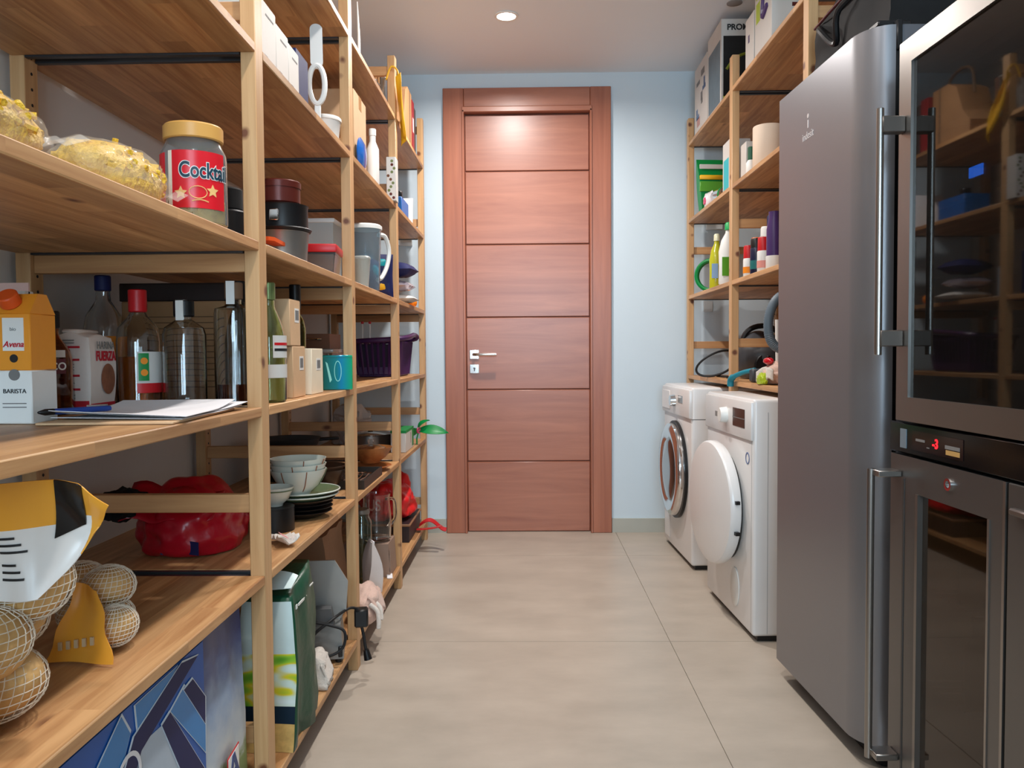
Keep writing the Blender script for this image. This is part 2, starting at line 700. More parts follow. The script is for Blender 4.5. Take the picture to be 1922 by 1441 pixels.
# ------------------------------------------------------------------ room shell
XL, XR, YB, YF, ZC = -1.066, 1.45, 4.53, -1.5, 2.55
fl = struct('floor', box(XL, XR, YF, YB + 0.09, -0.06, -0.004), GROUT)
xs = [-1.905, -0.705, 0.495, 1.695]
ys = [-2.0, -0.8, 0.4, 1.6, 2.8, 4.0, 5.2]
J = 0.0011
for i in range(3):
    for j in range(6):
        x0, x1 = max(xs[i] + J, XL), min(xs[i + 1] - J, XR)
        y0, y1 = max(ys[j] + J, YF), min(ys[j + 1] - J, YB + 0.085)
        add(fl, 'tile', box(x0, x1, y0, y1, -0.004, 0.0), TILE, sharp=0)
struct('ceiling', box(XL, XR, YF, YB, ZC, ZC + 0.06), CEIL)
struct('wall_left', box(XL - 0.08, XL, YF, YB + 0.1, 0, ZC), WALL)
struct('wall_right', box(XR, XR + 0.08, YF, YB + 0.1, 0, ZC), WALL)
# wall at the end of the aisle, with the door opening
DX0, DX1, DZ = -0.40, 0.42, 2.42
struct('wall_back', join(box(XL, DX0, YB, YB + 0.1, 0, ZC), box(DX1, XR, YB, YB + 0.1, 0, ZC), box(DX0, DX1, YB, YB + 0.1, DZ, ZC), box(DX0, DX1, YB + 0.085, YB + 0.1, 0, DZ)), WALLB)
# wall behind the camera with a window in it
WX0, WX1, WZ0, WZ1 = -0.6, 0.8, 0.85, 2.25
struct('wall_front', join(box(XL, WX0, YF - 0.1, YF, 0, ZC), box(WX1, XR, YF - 0.1, YF, 0, ZC), box(WX0, WX1, YF - 0.1, YF, 0, WZ0), box(WX0, WX1, YF - 0.1, YF, WZ1, ZC)), WALL)
struct('window_1', join(box(WX0, WX0 + 0.05, YF - 0.07, YF - 0.02, WZ0, WZ1), box(WX1 - 0.05, WX1, YF - 0.07, YF - 0.02, WZ0, WZ1), box(WX0, WX1, YF - 0.07, YF - 0.02, WZ0, WZ0 + 0.05), box(WX0, WX1, YF - 0.07, YF - 0.02, WZ1 - 0.05, WZ1), box(0.075, 0.125, YF - 0.07, YF - 0.02, WZ0, WZ1)), WPLAS)
# tiled skirting on the end wall
bb = struct('baseboard_back', join(box(XL, -0.455, YB - 0.012, YB, 0, 0.078), box(0.475, XR, YB - 0.012, YB, 0, 0.078)), SKIRT)

# door
d = bpy.data.objects.new('door_1', None)
C.objects.link(d)
d['kind'] = 'structure'
ZL = 2.335
for x0, x1 in ((-0.453, -0.338), (0.358, 0.473)):
    add(d, 'door_jamb', box(x0, x1, YB - 0.022, YB + 0.0, 0, 2.468, 0.003), DOOR_Z)
for x0, x1 in ((-0.348, -0.336), (0.356, 0.368)):
    add(d, 'stop_bead', box(x0, x1, YB - 0.03, YB + 0.06, 0, ZL + 0.012, 0.002), DOOR_Z)
add(d, 'door_head', box(-0.338, 0.358, YB - 0.021, YB, ZL + 0.03, 2.468, 0.003), DOOR_X)
add(d, 'head_bead', box(-0.348, 0.368, YB - 0.03, YB + 0.06, ZL, ZL + 0.03, 0.003), DOOR_X)
zz = [0.001, 0.40, 0.805, 1.21, 1.615, 2.02, ZL - 0.003]
for a, b in zip(zz, zz[1:]):
    add(d, 'door_panel', box(-0.334, 0.354, YB + 0.016, YB + 0.05, a + 0.0022, b - 0.0022, 0.0035), DOOR_X)
add(d, 'door_core', box(-0.336, 0.356, YB + 0.024, YB + 0.08, 0.0004, ZL - 0.001), mat('groove_dark', (110, 60, 44), 0.5))
hx, hz = -0.292, 1.003
ro = add(d, 'handle_rose', box(hx - 0.026, hx + 0.026, YB + 0.008, YB + 0.016, hz - 0.026, hz + 0.026, 0.002), CHROME)
add(ro, 'lever', tube(spline([(hx, YB + 0.01, hz), (hx, YB - 0.03, hz), (hx + 0.02, YB - 0.042, hz), (hx + 0.125, YB - 0.042, hz)], 5), 0.0085, 10), CHROME)
es = add(d, 'lock_plate', box(hx - 0.026, hx + 0.026, YB + 0.008, YB + 0.016, hz - 0.107, hz - 0.055, 0.002), CHROME)
add(es, 'keyhole', join(xf(cyl(0.006, 0, 0.002, 14), (hx, YB + 0.008, hz - 0.078), (PI / 2, 0, 0)), box(hx - 0.003, hx + 0.003, YB + 0.006, YB + 0.008, hz - 0.094, hz - 0.078)), INKGREY)

# ceiling spotlight in view
t = thing('ceiling_spotlight', 'round recessed ceiling spotlight glowing white above the aisle', 'spotlight', (-0.082, 3.76, ZC))
add(t, 'trim_ring', ring(0.043, 0.056, -0.006, 0.0, 40, 0.002), WPLAS)
add(t, 'lens', cyl(0.043, -0.004, -0.001, 32), mat('lamp_lens', (255, 250, 242), emit=18))
t = single('ceiling_disc', 'small dark oval ceiling vent above the right shelving', 'disc', lathe([(0, -0.008), (0.02, -0.008), (0.034, -0.003), (0.034, 0), (0, 0)], 28), mat('disc_grey', (140, 134, 130), 0.6), (0.93, 3.66, ZC))  # plain grey disc on the ceiling, its use unknown
t = thing('cable_trunking', 'white trunking box on end wall behind the left shelving', 'trunking', (-0.675, YB, 1.63))
add(t, 'trunk_cover', box(-0.045, 0.045, -0.03, 0, -0.022, 0.022, 0.003), WALLBOX)
t = thing('cable_trunking', 'white trunking box on end wall behind the right shelving, under second shelf', 'trunking', (1.04, YB, 1.70))
add(t, 'trunk_cover', box(-0.045, 0.045, -0.03, 0, -0.02, 0.02, 0.003), WALLBOX)
t = thing('wall_socket', 'white wall socket plate on end wall above the black cable loop', 'socket', (1.01, YB, 1.26))
add(t, 'socket_plate', box(-0.026, 0.026, -0.012, 0, -0.03, 0.03, 0.004), WALLBOX)
add(t, 'socket_face', xf(cyl(0.018, 0, 0.003, 18), (0, -0.012, 0), (PI / 2, 0, 0)), WALLBOX)

# ------------------------------------------------------------------ shelving
TH = 0.02


def shelving(name, label, sgn, xf_, posts, rows, rails, first_lo, top=2.26, back=0.505):
    """sgn -1: unit on the left (front faces +X); posts: list of near Y; rows: top heights"""
    t = thing(name, label, 'shelving unit')
    PW, PDp = 0.031, 0.046
    X = lambda q: xf_ + sgn * q           # q metres behind the front plane
    bx = lambda q0, q1, y0, y1, z0, z1, b=0.0015: box(min(X(q0), X(q1)), max(X(q0), X(q1)), y0, y1, z0, z1, b)
    for y in posts:
        fp = add(t, 'post', bx(0, PW, y, y + PDp, 0, top), PINE_Z)
        bp_ = add(t, 'post', bx(back - PW, back, y, y + PDp, 0, top), PINE_Z)
        hl = []
        for k in range(64):
            z = 0.12 + k * 0.032
            if z > top - 0.08:
                break
            for q in (PW, back - PW):
                px = X(q)
                e = 0.0006 * (1 if q == PW else -1) * sgn
                hl.append(xf(cyl(0.0035, 0, 0.0006, 6), (px + e, y + PDp / 2, z), (0, PI / 2 * (1 if e > 0 else -1), 0)))
        add(fp, 'pin_hole', join(*hl), INK, sharp=0, kind='stuff')
        for z in rails:
            add(t, 'side_rail', bx(PW, back - PW, y + 0.012, y + 0.034, z - 0.019, z + 0.019), PINE_X)
    edges = [first_lo] + posts
    for i in range(len(posts)):
        if edges[i] is None:
            continue
        y0 = edges[i] + (PDp if i else 0)
        y1 = posts[i]
        for z in rows:
            # the board, notched round the posts: runs a little between them at both ends
            bd = add(t, 'shelf_board', bx(0.0, back - 0.004, y0 + 0.001, y1 - 0.001, z - TH, z, 0.002), PINE_Y)
            # steel edge bars at both ends, between the posts
            add(bd, 'end_bar', bx(PW + 0.002, back - PW - 0.002, y1 - 0.001, y1 + 0.011, z - 0.024, z - 0.001, 0.0), STEEL_BAR)
            add(bd, 'end_bar', bx(PW + 0.002, back - PW - 0.002, y0 - 0.011, y0 + 0.001, z - 0.024, z - 0.001, 0.0), STEEL_BAR)
    return t


T_, A_, B_, C_, D_, E_ = 2.012, 1.642, 1.242, 0.902, 0.552, 0.10
LP = [0.74, 1.655, 2.54, 3.435, 4.345]
shelving('shelving_unit', 'long pine shelving unit along the left wall, full of food and kitchenware', -1, -0.545, LP, [T_, A_, B_, C_, D_, E_], [0.21, 0.70, 1.20, 1.71, 2.20], None)
TR, AR, BR, CR = 2.128, 1.718, 1.312, 0.884
RP = [2.555, 3.48, 4.405]
shelving('shelving_unit', 'pine shelving unit on the right above the washing machines, holding boxes and cleaning bottles', 1, 0.876, RP, [TR, AR, BR, CR], [0.21, 0.55, 1.046, 1.555], None)

add(bpy.data.objects['shelving_unit.001'], 'side_rail', box(0.876 + 0.031, 0.876 + 0.474, 2.567, 2.589, 2.041, 2.079, 0.0015), PINE_X)
# goods rest a hair above the boards
T_, A_, B_, C_, D_, E_ = (q + 0.0008 for q in (T_, A_, B_, C_, D_, E_))
TR, AR, BR, CR = (q + 0.0008 for q in (TR, AR, BR, CR))

# ------------------------------------------------------------------ tall fridge
t = thing('fridge', 'tall silver grey fridge beside the dryer, front facing the aisle', 'fridge', (0.768, 2.50, 0), math.radians(2.4))
Hf = 1.765
prof = []
for k in range(9):
    a = PI / 2 * k / 8
    prof.append((0.075 - 0.075 * math.sin(a) * 1.0, -0.52 - 0.075 * (1 - math.cos(a)) * 1.0))
# outline seen from above (x = depth, y): flat front, rounded near and far edges
out = [(0.066, 0.0), (0.012, 0.0), (0.0, -0.012), (0.0, -0.50)]
for k in range(1, 9):
    a = PI / 2 * k / 8
    out.append((0.066 * (1 - math.cos(a)), -0.50 - 0.088 * math.sin(a)))
add(t, 'door', prism(out, 0.06, Hf - 0.003, 'Z'), FRIDGE, sharp=30)
add(t, 'gasket', box(0.066, 0.08, -0.58, -0.01, 0.07, Hf - 0.01), BLACK)
add(t, 'body', box(0.08, 0.62, -0.588, 0.0, 0.045, Hf, 0.006, 2), FRIDGE_SIDE)
add(t, 'hinge', join(box(0.03, 0.11, -0.575, -0.52, Hf - 0.002, Hf + 0.012, 0.003), box(0.066, 0.08, -0.592, -0.575, Hf - 0.06, Hf + 0.008, 0.003)), BLACK)
add(t, 'plinth', box(0.05, 0.6, -0.57, -0.015, 0.012, 0.05), BLACKM)
for fx in (0.08, 0.56):
    for fy in (-0.54, -0.05):
        add(t, 'foot', cyl(0.018, 0, 0.014, 14), BLACK, (fx, fy, 0))
lg = join(xf(text('indesit', 0.03, 0.0003), (-0.0006, -0.235, 1.602), FACE_NX),
          xf(cyl(0.006, 0, 0.0006, 16), (-0.0002, -0.235, 1.655), (0, -PI / 2, 0)),
          box(-0.0008, -0.0001, -0.238, -0.232, 1.622, 1.644))
add(t, 'logo', lg, mat('logo_silver', (222, 220, 220), 0.3, 0.3, var=0), sharp=0)

# black bag on top of the fridge


def bagfn(u, v, w_, c):
    q = noise.noise(Vector((u * 2, v * 2, w_ * 3))) * 0.025
    return (c.x * (1 - 0.12 * w_) + q, c.y * (1 - 0.1 * w_) + q, c.z + noise.noise(Vector((u * 3, v * 3, 4))) * 0.02 * w_ + 0.03 * w_ * (1 - v * v))


t = thing('travel_bag', 'slack black bag lying on top of the tall fridge', 'bag', (1.08, 2.27, Hf + 0.001), 0.05)
add(t, 'bag_body', blk(0.42, 0.50, 0.22, 8, bagfn), BLACKM)
add(t, 'strap', tube(spline([(-0.19, 0.2, 0.2), (-0.225, 0.12, 0.16), (-0.21, 0.05, 0.1), (-0.225, 0.0, 0.17), (-0.18, -0.1, 0.21)], 6), 0.009, 8), BLACK)
add(t, 'piping', tube(spline([(-0.2, 0.22, 0.205), (-0.2, 0.0, 0.215), (-0.19, -0.22, 0.2)], 6), 0.004, 6), mat('dark_red_trim', (80, 20, 24), 0.6))

# ------------------------------------------------------------------ washing machine and dryer


def machine_body(t, H=0.845):
    g = box(0.0, 0.6, -0.6, 0.0, 0.02, H, 0.012, 3)
    add(t, 'cabinet', g, WHITE)
    add(t, 'plinth', box(0.02, 0.58, -0.59, -0.01, 0.004, 0.024), BLACK)
    for fx in (0.05, 0.55):
        for fy in (-0.55, -0.05):
            add(t, 'foot', cyl(0.02, 0, 0.008, 12), BLACK, (fx, fy, 0))


def RX(g, loc):
    """turn a lathe so its axis points out of the front (-X)"""
    return xf(g, loc, (0, -PI / 2, 0))


# dryer: door ajar
t = thing('tumble_dryer', 'white tumble dryer with its round white door ajar, beside the tall fridge', 'dryer', (0.752, 3.385, 0), math.radians(2.4))
machine_body(t)
add(t, 'front_seam', join(box(-0.0008, 0.0, -0.585, -0.583, 0.03, 0.70), box(0.05, 0.052, -0.6008, -0.6, 0.03, 0.80)), mat('seam_grey', (176, 176, 176), 0.5), kind='stuff')
fp = add(t, 'control_panel', box(-0.008, 0.03, -0.597, -0.003, 0.70, 0.835, 0.006, 2), WHITE)
add(fp, 'dial', RX(lathe([(0, 0), (0.03, 0), (0.028, 0.022), (0.025, 0.026), (0, 0.026)], 28), (-0.008, -0.30, 0.77)), WPLAS)
add(fp, 'display', box(-0.0095, -0.007, -0.53, -0.39, 0.738, 0.805, 0.001), mat('display_brown', (44, 26, 22), 0.2))
add(fp, 'display_line', box(-0.0102, -0.0094, -0.53, -0.39, 0.769, 0.772), INKGREY)
add(fp, 'program_print', join(*[box(-0.009, -0.0078, -0.16 - 0.012 * k, -0.154 - 0.012 * k, 0.755, 0.775) for k in range(4)]), INKGREY)
add(t, 'brand_badge', RX(ring(0.017, 0.021, 0, 0.0012, 24), (-0.0005, -0.54, 0.635)), mat('badge_blue', (70, 96, 150), 0.4))
add(t, 'drum_opening', RX(lathe([(0.2, 0.001), (0.2, 0.004), (0.165, 0.004), (0.165, -0.25), (0, -0.25)], 40), (0.0, -0.29, 0.425)), DGREY)
add(t, 'filter_cover', RX(xf(lathe([(0, 0), (0.045, 0), (0.045, 0.0025), (0.042, 0.004), (0, 0.004)], 32), sc=(1.6, 1.15, 1)), (-0.0005, -0.40, 0.14)), WPLAS)
# door hinged at the near side
DA = math.radians(-5)
dr = add(t, 'door', RX(lathe([(0, 0.0), (0.19, 0.0), (0.226, 0.004), (0.232, 0.012), (0.232, 0.036), (0.226, 0.044), (0.2, 0.05), (0.0, 0.056)], 56), (0, 0.235, 0)), WHITE, (-0.012, -0.535, 0.440), (0, 0, -DA))
add(dr, 'hinge', join(box(-0.03, -0.015, -0.006, 0.012, 0.03, 0.042), box(-0.03, -0.015, -0.006, 0.012, -0.08, -0.068)), BLACK)

# washing machine
t = thing('washing_machine', 'white front-loading washing machine with chrome porthole, nearest the far door', 'washing machine', (0.732, 4.315, 0), math.radians(2.2))
machine_body(t)
add(t, 'front_seam', box(-0.001, 0.3, -0.6015, -0.599, 0.697, 0.70), INKGREY)
fp = add(t, 'control_panel', box(-0.012, 0.03, -0.597, -0.003, 0.70, 0.835, 0.008, 2), WHITE)
add(fp, 'dial', RX(lathe([(0, 0), (0.03, 0), (0.026, 0.024), (0, 0.026)], 28), (-0.012, -0.30, 0.77)), CHROME)
add(fp, 'display', box(-0.0135, -0.011, -0.47, -0.38, 0.765, 0.80), mat('display_grey', (130, 138, 142), 0.2))
add(fp, 'detergent_drawer', box(-0.016, -0.01, -0.2, -0.02, 0.72, 0.815, 0.003), WHITE)
dr = add(t, 'porthole_door', RX(lathe([(0.15, 0.0), (0.225, 0.0), (0.230, 0.015), (0.226, 0.034), (0.205, 0.046), (0.17, 0.044), (0.155, 0.034), (0.15, 0.0)], 56), (0.0, -0.30, 0.43)), CHROME, (-0.004, 0, 0))
add(dr, 'porthole_glass', RX(lathe([(0.0, 0.045), (0.08, 0.05), (0.14, 0.045), (0.156, 0.035), (0.156, 0.03), (0.0, 0.03)], 48), (0.0, -0.30, 0.43)), mat('porthole_dark', (30, 28, 28), 0.04, coat=1.0))
add(dr, 'gasket', RX(ring(0.225, 0.24, -0.002, 0.012, 56), (0.0, -0.30, 0.43)), BLACK)
add(t, 'service_flap', box(-0.0018, 0.0, -0.14, -0.03, 0.05, 0.17, 0.0006), WHITE)

# ------------------------------------------------------------------ wine cabinet above, bottle cooler below


def cab_shell(t, W, D_c, z0, z1, m, inner, front=0.04, wl=0.03):
    """open-fronted case: front plane at x = front, y from 0 down to -W"""
    add(t, 'case', join(box(front, D_c, -wl, 0, z0, z1), box(front, D_c, -W, -W + wl, z0, z1), box(front, D_c, -W + wl, -wl, z1 - wl, z1), box(front, D_c, -W + wl, -wl, z0, z0 + wl), box(D_c - 0.02, D_c, -W + wl, -wl, z0 + wl, z1 - wl)), m, sharp=0)
    add(t, 'lining', join(box(front + 0.002, D_c - 0.02, -wl - 0.002, -wl, z0 + wl, z1 - wl), box(front + 0.002, D_c - 0.02, -W + wl, -W + wl + 0.002, z0 + wl, z1 - wl), box(D_c - 0.023, D_c - 0.02, -W + wl, -wl, z0 + wl, z1 - wl)), inner, sharp=0)


INNER = mat('cabinet_inside', (26, 25, 26), 0.6)
WR = math.radians(1.5)
t = thing('wine_cabinet', 'stainless framed wine cabinet with smoked glass door and blue display', 'wine cabinet', (0.79, 1.745, 0), WR)
W, z0, z1 = 0.60, 0.862, 1.652
cab_shell(t, W, 0.6, z0, z1, BLACK, INNER)
FW = 0.05
dr = add(t, 'door_frame', join(prism([(0, z0), (0, z1), (-FW, z1 - FW), (-FW, z0 + FW)], 0, 0.036, 'X'), prism([(-W, z0), (-W + FW, z0 + FW), (-W + FW, z1 - FW), (-W, z1)], 0, 0.036, 'X'), prism([(0, z1), (-W, z1), (-W + FW, z1 - FW), (-FW, z1 - FW)], 0, 0.036, 'X'), prism([(0, z0), (-FW, z0 + FW), (-W + FW, z0 + FW), (-W, z0)], 0, 0.036, 'X')), BRUSHED, sharp=0)
add(dr, 'glass_pane', box(0.006, 0.016, -W + FW, -FW, z0 + FW, z1 - FW), DARKGLASS, sharp=0)
add(dr, 'door_edge', box(0.004, 0.034, 0.0005, 0.003, z0 + 0.004, z1 - 0.004), BLACK)
hn = add(t, 'handle', xf(cyl(0.0075, 1.0, 1.515, 16, 0.001), (-0.048, -0.018, 0)), BRUSHED)
for z in (1.035, 1.48):
    add(hn, 'handle_mount', box(-0.048, 0.0, -0.03, -0.006, z - 0.017, z + 0.017, 0.002), mat('mount_dark', (92, 84, 78), 0.4, 0.6))
for k, z in enumerate((0.95, 1.06, 1.17, 1.28, 1.47, 1.56)):
    s = add(t, 'rack', join(box(0.05, 0.07, -W + 0.034, -0.034, z - 0.012, z + 0.012), *[box(0.07, 0.52, -0.08 - 0.1 * q, -0.065 - 0.1 * q, z - 0.006, z + 0.004) for q in range(5)]), wood('rack_wood', 'Y', (150, 100, 60), (120, 78, 44), knots=False), sharp=0)
cp = add(t, 'control_strip', box(0.06, 0.1, -W + 0.034, -0.034, 1.315, 1.38), BLACK)
add(cp, 'display', box(0.057, 0.0605, -0.215, -0.172, 1.336, 1.356), mat('blue_display', (30, 110, 255), emit=14), sharp=0)
add(cp, 'button', join(*[box(0.058, 0.0605, -0.15 + 0.022 * q, -0.142 + 0.022 * q, 1.343, 1.349) for q in range(4)]), INKGREY, sharp=0)

wb = lathe([(0, 0), (0.036, 0), (0.038, 0.006), (0.038, 0.19), (0.03, 0.215), (0.015, 0.235), (0.0145, 0.29), (0, 0.29)], 20)
kn = 0
for z, ys_ in ((0.95, (-0.13, -0.23, -0.33, -0.43)), (1.06, (-0.18, -0.38)), (1.17, (-0.13, -0.33))):
    for y_ in ys_:
        kn += 1
        b = thing('wine_bottle', 'dark wine bottle on the %s rack behind smoked glass, %s from the far side' % ({0.95: 'lowest', 1.06: 'second', 1.17: 'third'}[z], ('first', 'second', 'third', 'fourth')[ys_.index(y_)]), 'bottle', (0.79 + 0.13, 1.745 + y_, z + 0.044), 0, 'wine bottles in the wine cabinet')
        add(b, 'bottle_glass', xf(wb, (0.29, 0, 0), (0, -PI / 2, 0)), DGLASS)
        add(b, 'capsule', xf(lathe([(0, 0.294), (0.016, 0.293), (0.0165, 0.24)], 16), (0.29, 0, 0), (0, -PI / 2, 0)), MAROON)

t = thing('bottle_cooler', 'low stainless bottle cooler with narrow bronze glass door and red temperature display', 'cooler', (0.793, 1.775, 0), WR)
W, z1 = 0.92, 0.86
cab_shell(t, W, 0.56, 0.06, z1, STAIN, INNER, wl=0.03)
add(t, 'toe_kick', box(0.06, 0.54, -W + 0.01, -0.01, 0.0, 0.06), BLACKM, sharp=0)
cp = add(t, 'control_panel', box(-0.002, 0.04, -W, 0.0, 0.793, 0.858, 0.003), mat('panel_gloss', (10, 10, 12), 0.12))
add(cp, 'display_window', box(-0.0032, -0.002, -0.285, -0.10, 0.806, 0.845), mat('panel_window', (34, 20, 20), 0.1), sharp=0)
add(cp, 'display', xf(text('-3', 0.026, 0.0003, bold=0.0005), (-0.0036, -0.19, 0.826), FACE_NX), mat('red_led', (255, 20, 30), emit=4), sharp=0)
for a in ((-0.15, -0.115, 0.825, 0.830), (-0.275, -0.225, 0.822, 0.829), (-0.168, -0.158, 0.815, 0.817)):
    add(cp, 'panel_print', box(-0.0038, -0.003, *a), INKGREY, sharp=0)
add(cp, 'panel_print', box(-0.0038, -0.003, -0.275, -0.228, 0.811, 0.820), mat('print_gold', (190, 150, 90), 0.4), sharp=0)
add(cp, 'sticker', box(-0.0036, -0.002, -0.075, -0.05, 0.805, 0.845), mat('sticker_grey', (110, 124, 134), 0.4), sharp=0)


def cooler_door(y0, y1, glass):
    zb, zt = 0.075, 0.788
    if glass:
        a, b = y0 - 0.115, y1 + 0.045      # glass from a (far) to b (near)
        zg0, zg1 = 0.11, 0.715
        dd = add(t, 'door', join(box(0, 0.036, a, y0, zb, zt), box(0, 0.036, y1, b, zb, zt), box(0, 0.036, b, a, zg1, zt), box(0, 0.036, b, a, zb, zg0)), STAIN, sharp=0)
        add(dd, 'glass_pane', box(0.008, 0.016, b, a, zg0, zg1), BROWNGLASS, sharp=0)
        add(dd, 'glass_bead', join(box(-0.003, 0.01, a - 0.006, a + 0.004, zg0, zg1), box(-0.002, 0.01, b - 0.003, b + 0.003, zg0, zg1)), BRUSHED, sharp=0)
        add(dd, 'recess_line', box(-0.0012, 0.0, y0 - 0.062, y0 - 0.056, zb, 0.74), DGREY, sharp=0)
        add(dd, 'lock', RX(ring(0.007, 0.012, 0, 0.004, 24), (-0.0, -0.235, 0.755)), CHROME)
    else:
        dd = add(t, 'door', box(0, 0.036, y1, y0, zb, zt, 0.002), STAIN)
    add(dd, 'edge_strip', box(-0.001, 0.036, y1 - 0.001, y1 + 0.006, zb, zt), BRUSHED, sharp=0)
    if not glass:
        add(dd, 'handle', box(-0.014, 0.0, y0 - 0.13, y0 - 0.022, 0.738, 0.75, 0.003), BRUSHED)
        return dd
    hy = y0 - 0.014
    hb = add(dd, 'handle', tube([(-0.05, hy, 0.12), (-0.05, hy, 0.755)], 0.008, 10), BRUSHED)
    for z in (0.135, 0.748):
        add(hb, 'handle_mount', box(-0.05, 0.0, hy - 0.036, hy + 0.006, z - 0.007, z + 0.007, 0.002), BRUSHED)
    return dd


cooler_door(-0.003, -0.408, True)
cooler_door(-0.414, -0.917, False)
for z in (0.3, 0.5):
    add(t, 'wire_shelf', join(*[tube([(0.06, -0.05 - 0.03 * q, z), (0.5, -0.05 - 0.03 * q, z)], 0.002, 5) for q in range(28)]), GREY)
bt = []
for z, ys_ in ((0.303, (1.60, 1.52, 1.44)), (0.503, (1.62, 1.53))):
    for q, y_ in enumerate(ys_):
        b = thing('beverage_bottle', 'brown bottle on the %s wire shelf behind bronze glass, %s from the far side' % ('lower' if z < 0.4 else 'upper', ('first', 'second', 'third')[q]), 'bottle', (0.90, y_, z), 0, 'bottles in the bottle cooler')
        add(b, 'bottle_glass', lathe([(0, 0), (0.03, 0), (0.031, 0.1), (0.014, 0.14), (0.013, 0.17), (0, 0.17)], 18), mat('brown_glass', (70, 40, 18), 0.1))
        add(b, 'cap', cyl(0.015, 0.168, 0.176, 16), GREY)

# ================================================================== goods on the left shelving
# --- bottle builder


def bottle(name, label, loc, prof, gm, liq=None, lm=None, cap=None, cm=BLACK, cat='bottle', rz=0.0, n=28, wall=0.003, capname='cap'):
    t = thing(name, label, cat, loc, rz)
    inner = [(max(r - wall, 0.0), max(z, wall)) for r, z in prof[1:]][::-1]
    add(t, 'glass_body', lathe(prof + inner + [(0, wall)], n), gm)
    if liq:
        lv = []
        for r, z in prof[1:]:
            if z < liq:
                lv.append((max(r - wall - 0.0008, 0.001), max(z, wall + 0.001)))
        if not lv:
            lv = [(prof[1][0] - wall - 0.0008, wall + 0.001)]
        # radius at the fill level
        for (r0, za), (r1, zb) in zip(prof[1:], prof[2:]):
            if za <= liq <= zb and zb > za:
                rr = r0 + (r1 - r0) * (liq - za) / (zb - za) - wall - 0.0008
                break
        else:
            rr = lv[-1][0]
        add(t, 'liquid', lathe([(0, wall + 0.001)] + lv + [(rr, liq), (0, liq)], n), lm)
    if cap:
        add(t, capname, cyl(cap[0], cap[1], cap[2], 20, 0.002), cm)
    return t


def label_arc(parent, r, z0, z1, a0, a1, m, name='label_print', n=14):
    V, F = [], []
    for k in range(n + 1):
        a = a0 + (a1 - a0) * k / n
        for rr in (r, r + 0.0006):
            for z in (z0, z1):
                V.append(Vector((rr * math.cos(a), rr * math.sin(a), z)))
    for k in range(n):
        q = 4 * k
        F += [[q + 2, q + 6, q + 7, q + 3], [q, q + 1, q + 5, q + 4], [q + 1, q + 3, q + 7, q + 5], [q, q + 4, q + 6, q + 2]]
    F += [[0, 2, 3, 1], [4 * n, 4 * n + 1, 4 * n + 3, 4 * n + 2]]
    return add(parent, name, (V, F), m)


def wrap_text(s, size, r, z, a_c, **k):
    g = text(s, size, 0.0003, **k)
    return [Vector(((r + v.z) * math.cos(a_c + v.x / r), (r + v.z) * math.sin(a_c + v.x / r), z + v.y)) for v in g[0]], g[1]


def carton(name, label, cat, x0, x1, y0, y1, z, h, m, rz=0.0, group=None, bev=0.0015, flaps=True):
    """closed box with a taped or tucked lid; local origin at the base centre"""
    t = thing(name, label, cat, ((x0 + x1) / 2, (y0 + y1) / 2, z), rz, group)
    sx, sy = x1 - x0, y1 - y0
    add(t, 'box_body', cbox(sx, sy, h, bev), m)
    if flaps:
        add(t, 'lid_flap', box(-sx / 2 + 0.001, sx / 2 - 0.001, -sy / 2 + 0.001, -0.0008, h, h + 0.0012), m, sharp=0)
        add(t, 'lid_flap', box(-sx / 2 + 0.001, sx / 2 - 0.001, 0.0008, sy / 2 - 0.001, h, h + 0.0012), m, sharp=0)
    return t, sx, sy


def barcode(parent, face, cx, cz, wd, ht, off):
    lb = decal(parent, 'barcode_label', WPLAS, face, cx, cz, wd, ht, off)
    bars = []
    random.seed(int(cx * 999) + 5)
    x = -wd * 0.4
    while x < wd * 0.38:
        q = random.choice((0.0012, 0.002, 0.003))
        a, b = cx + x, cx + x + q
        if face == 'Y':
            bars.append(box(a, b, off - 0.0012, off - 0.0005, cz - ht * 0.32, cz + ht * 0.36))
        else:
            bars.append(box(off + 0.0005, off + 0.0012, a, b, cz - ht * 0.32, cz + ht * 0.36))
        x += q + random.choice((0.0012, 0.002))
    add(lb, 'barcode', join(*bars), INKGREY, sharp=0, kind='stuff')
    return lb


# ---------- row B, nearest bay
t = thing('snack_jar', 'clear snack jar with gold lid and red Cocktail label', 'jar', (-0.612, 1.50, B_), -0.35)
jr = 0.058
jp = [(0, 0), (jr - 0.006, 0), (jr, 0.008), (jr, 0.125), (jr - 0.001, 0.135), (0.05, 0.15), (0.047, 0.158), (0.047, 0.17)]
add(t, 'jar_body', lathe(jp + [(0.045, 0.17), (0.045, 0.158), (0.048, 0.149), (jr - 0.003, 0.134), (jr - 0.002, 0.125), (jr - 0.002, 0.008), (0, 0.003)], 40), CLEARP)
add(t, 'snack_filling', lathe([(0, 0.004), (jr - 0.004, 0.006), (jr - 0.004, 0.05), (0.03, 0.056), (0, 0.052)], 32), NUT)
cr = []
random.seed(3)
for k in range(46):
    a = random.uniform(0, 2 * PI)
    cr.append(xf(blob(0.008, 0.006, 0.004, 0.2, 2, k, lv=1), ((jr - 0.0085) * math.cos(a), (jr - 0.0085) * math.sin(a), 0.012 + 0.04 * random.random()), (random.random() * 3, random.random() * 3, a)))
add(t, 'snack_piece', join(*cr), NUT, kind='stuff')
lid = add(t, 'lid', lathe([(0, 0.186), (0.05, 0.186), (0.0525, 0.183), (0.0525, 0.16), (0.05, 0.158), (0.046, 0.158), (0.046, 0.18), (0, 0.18)], 48), mat('gold_lid', (214, 160, 84), 0.35, var=0.02))
af = math.radians(-52)       # towards the camera
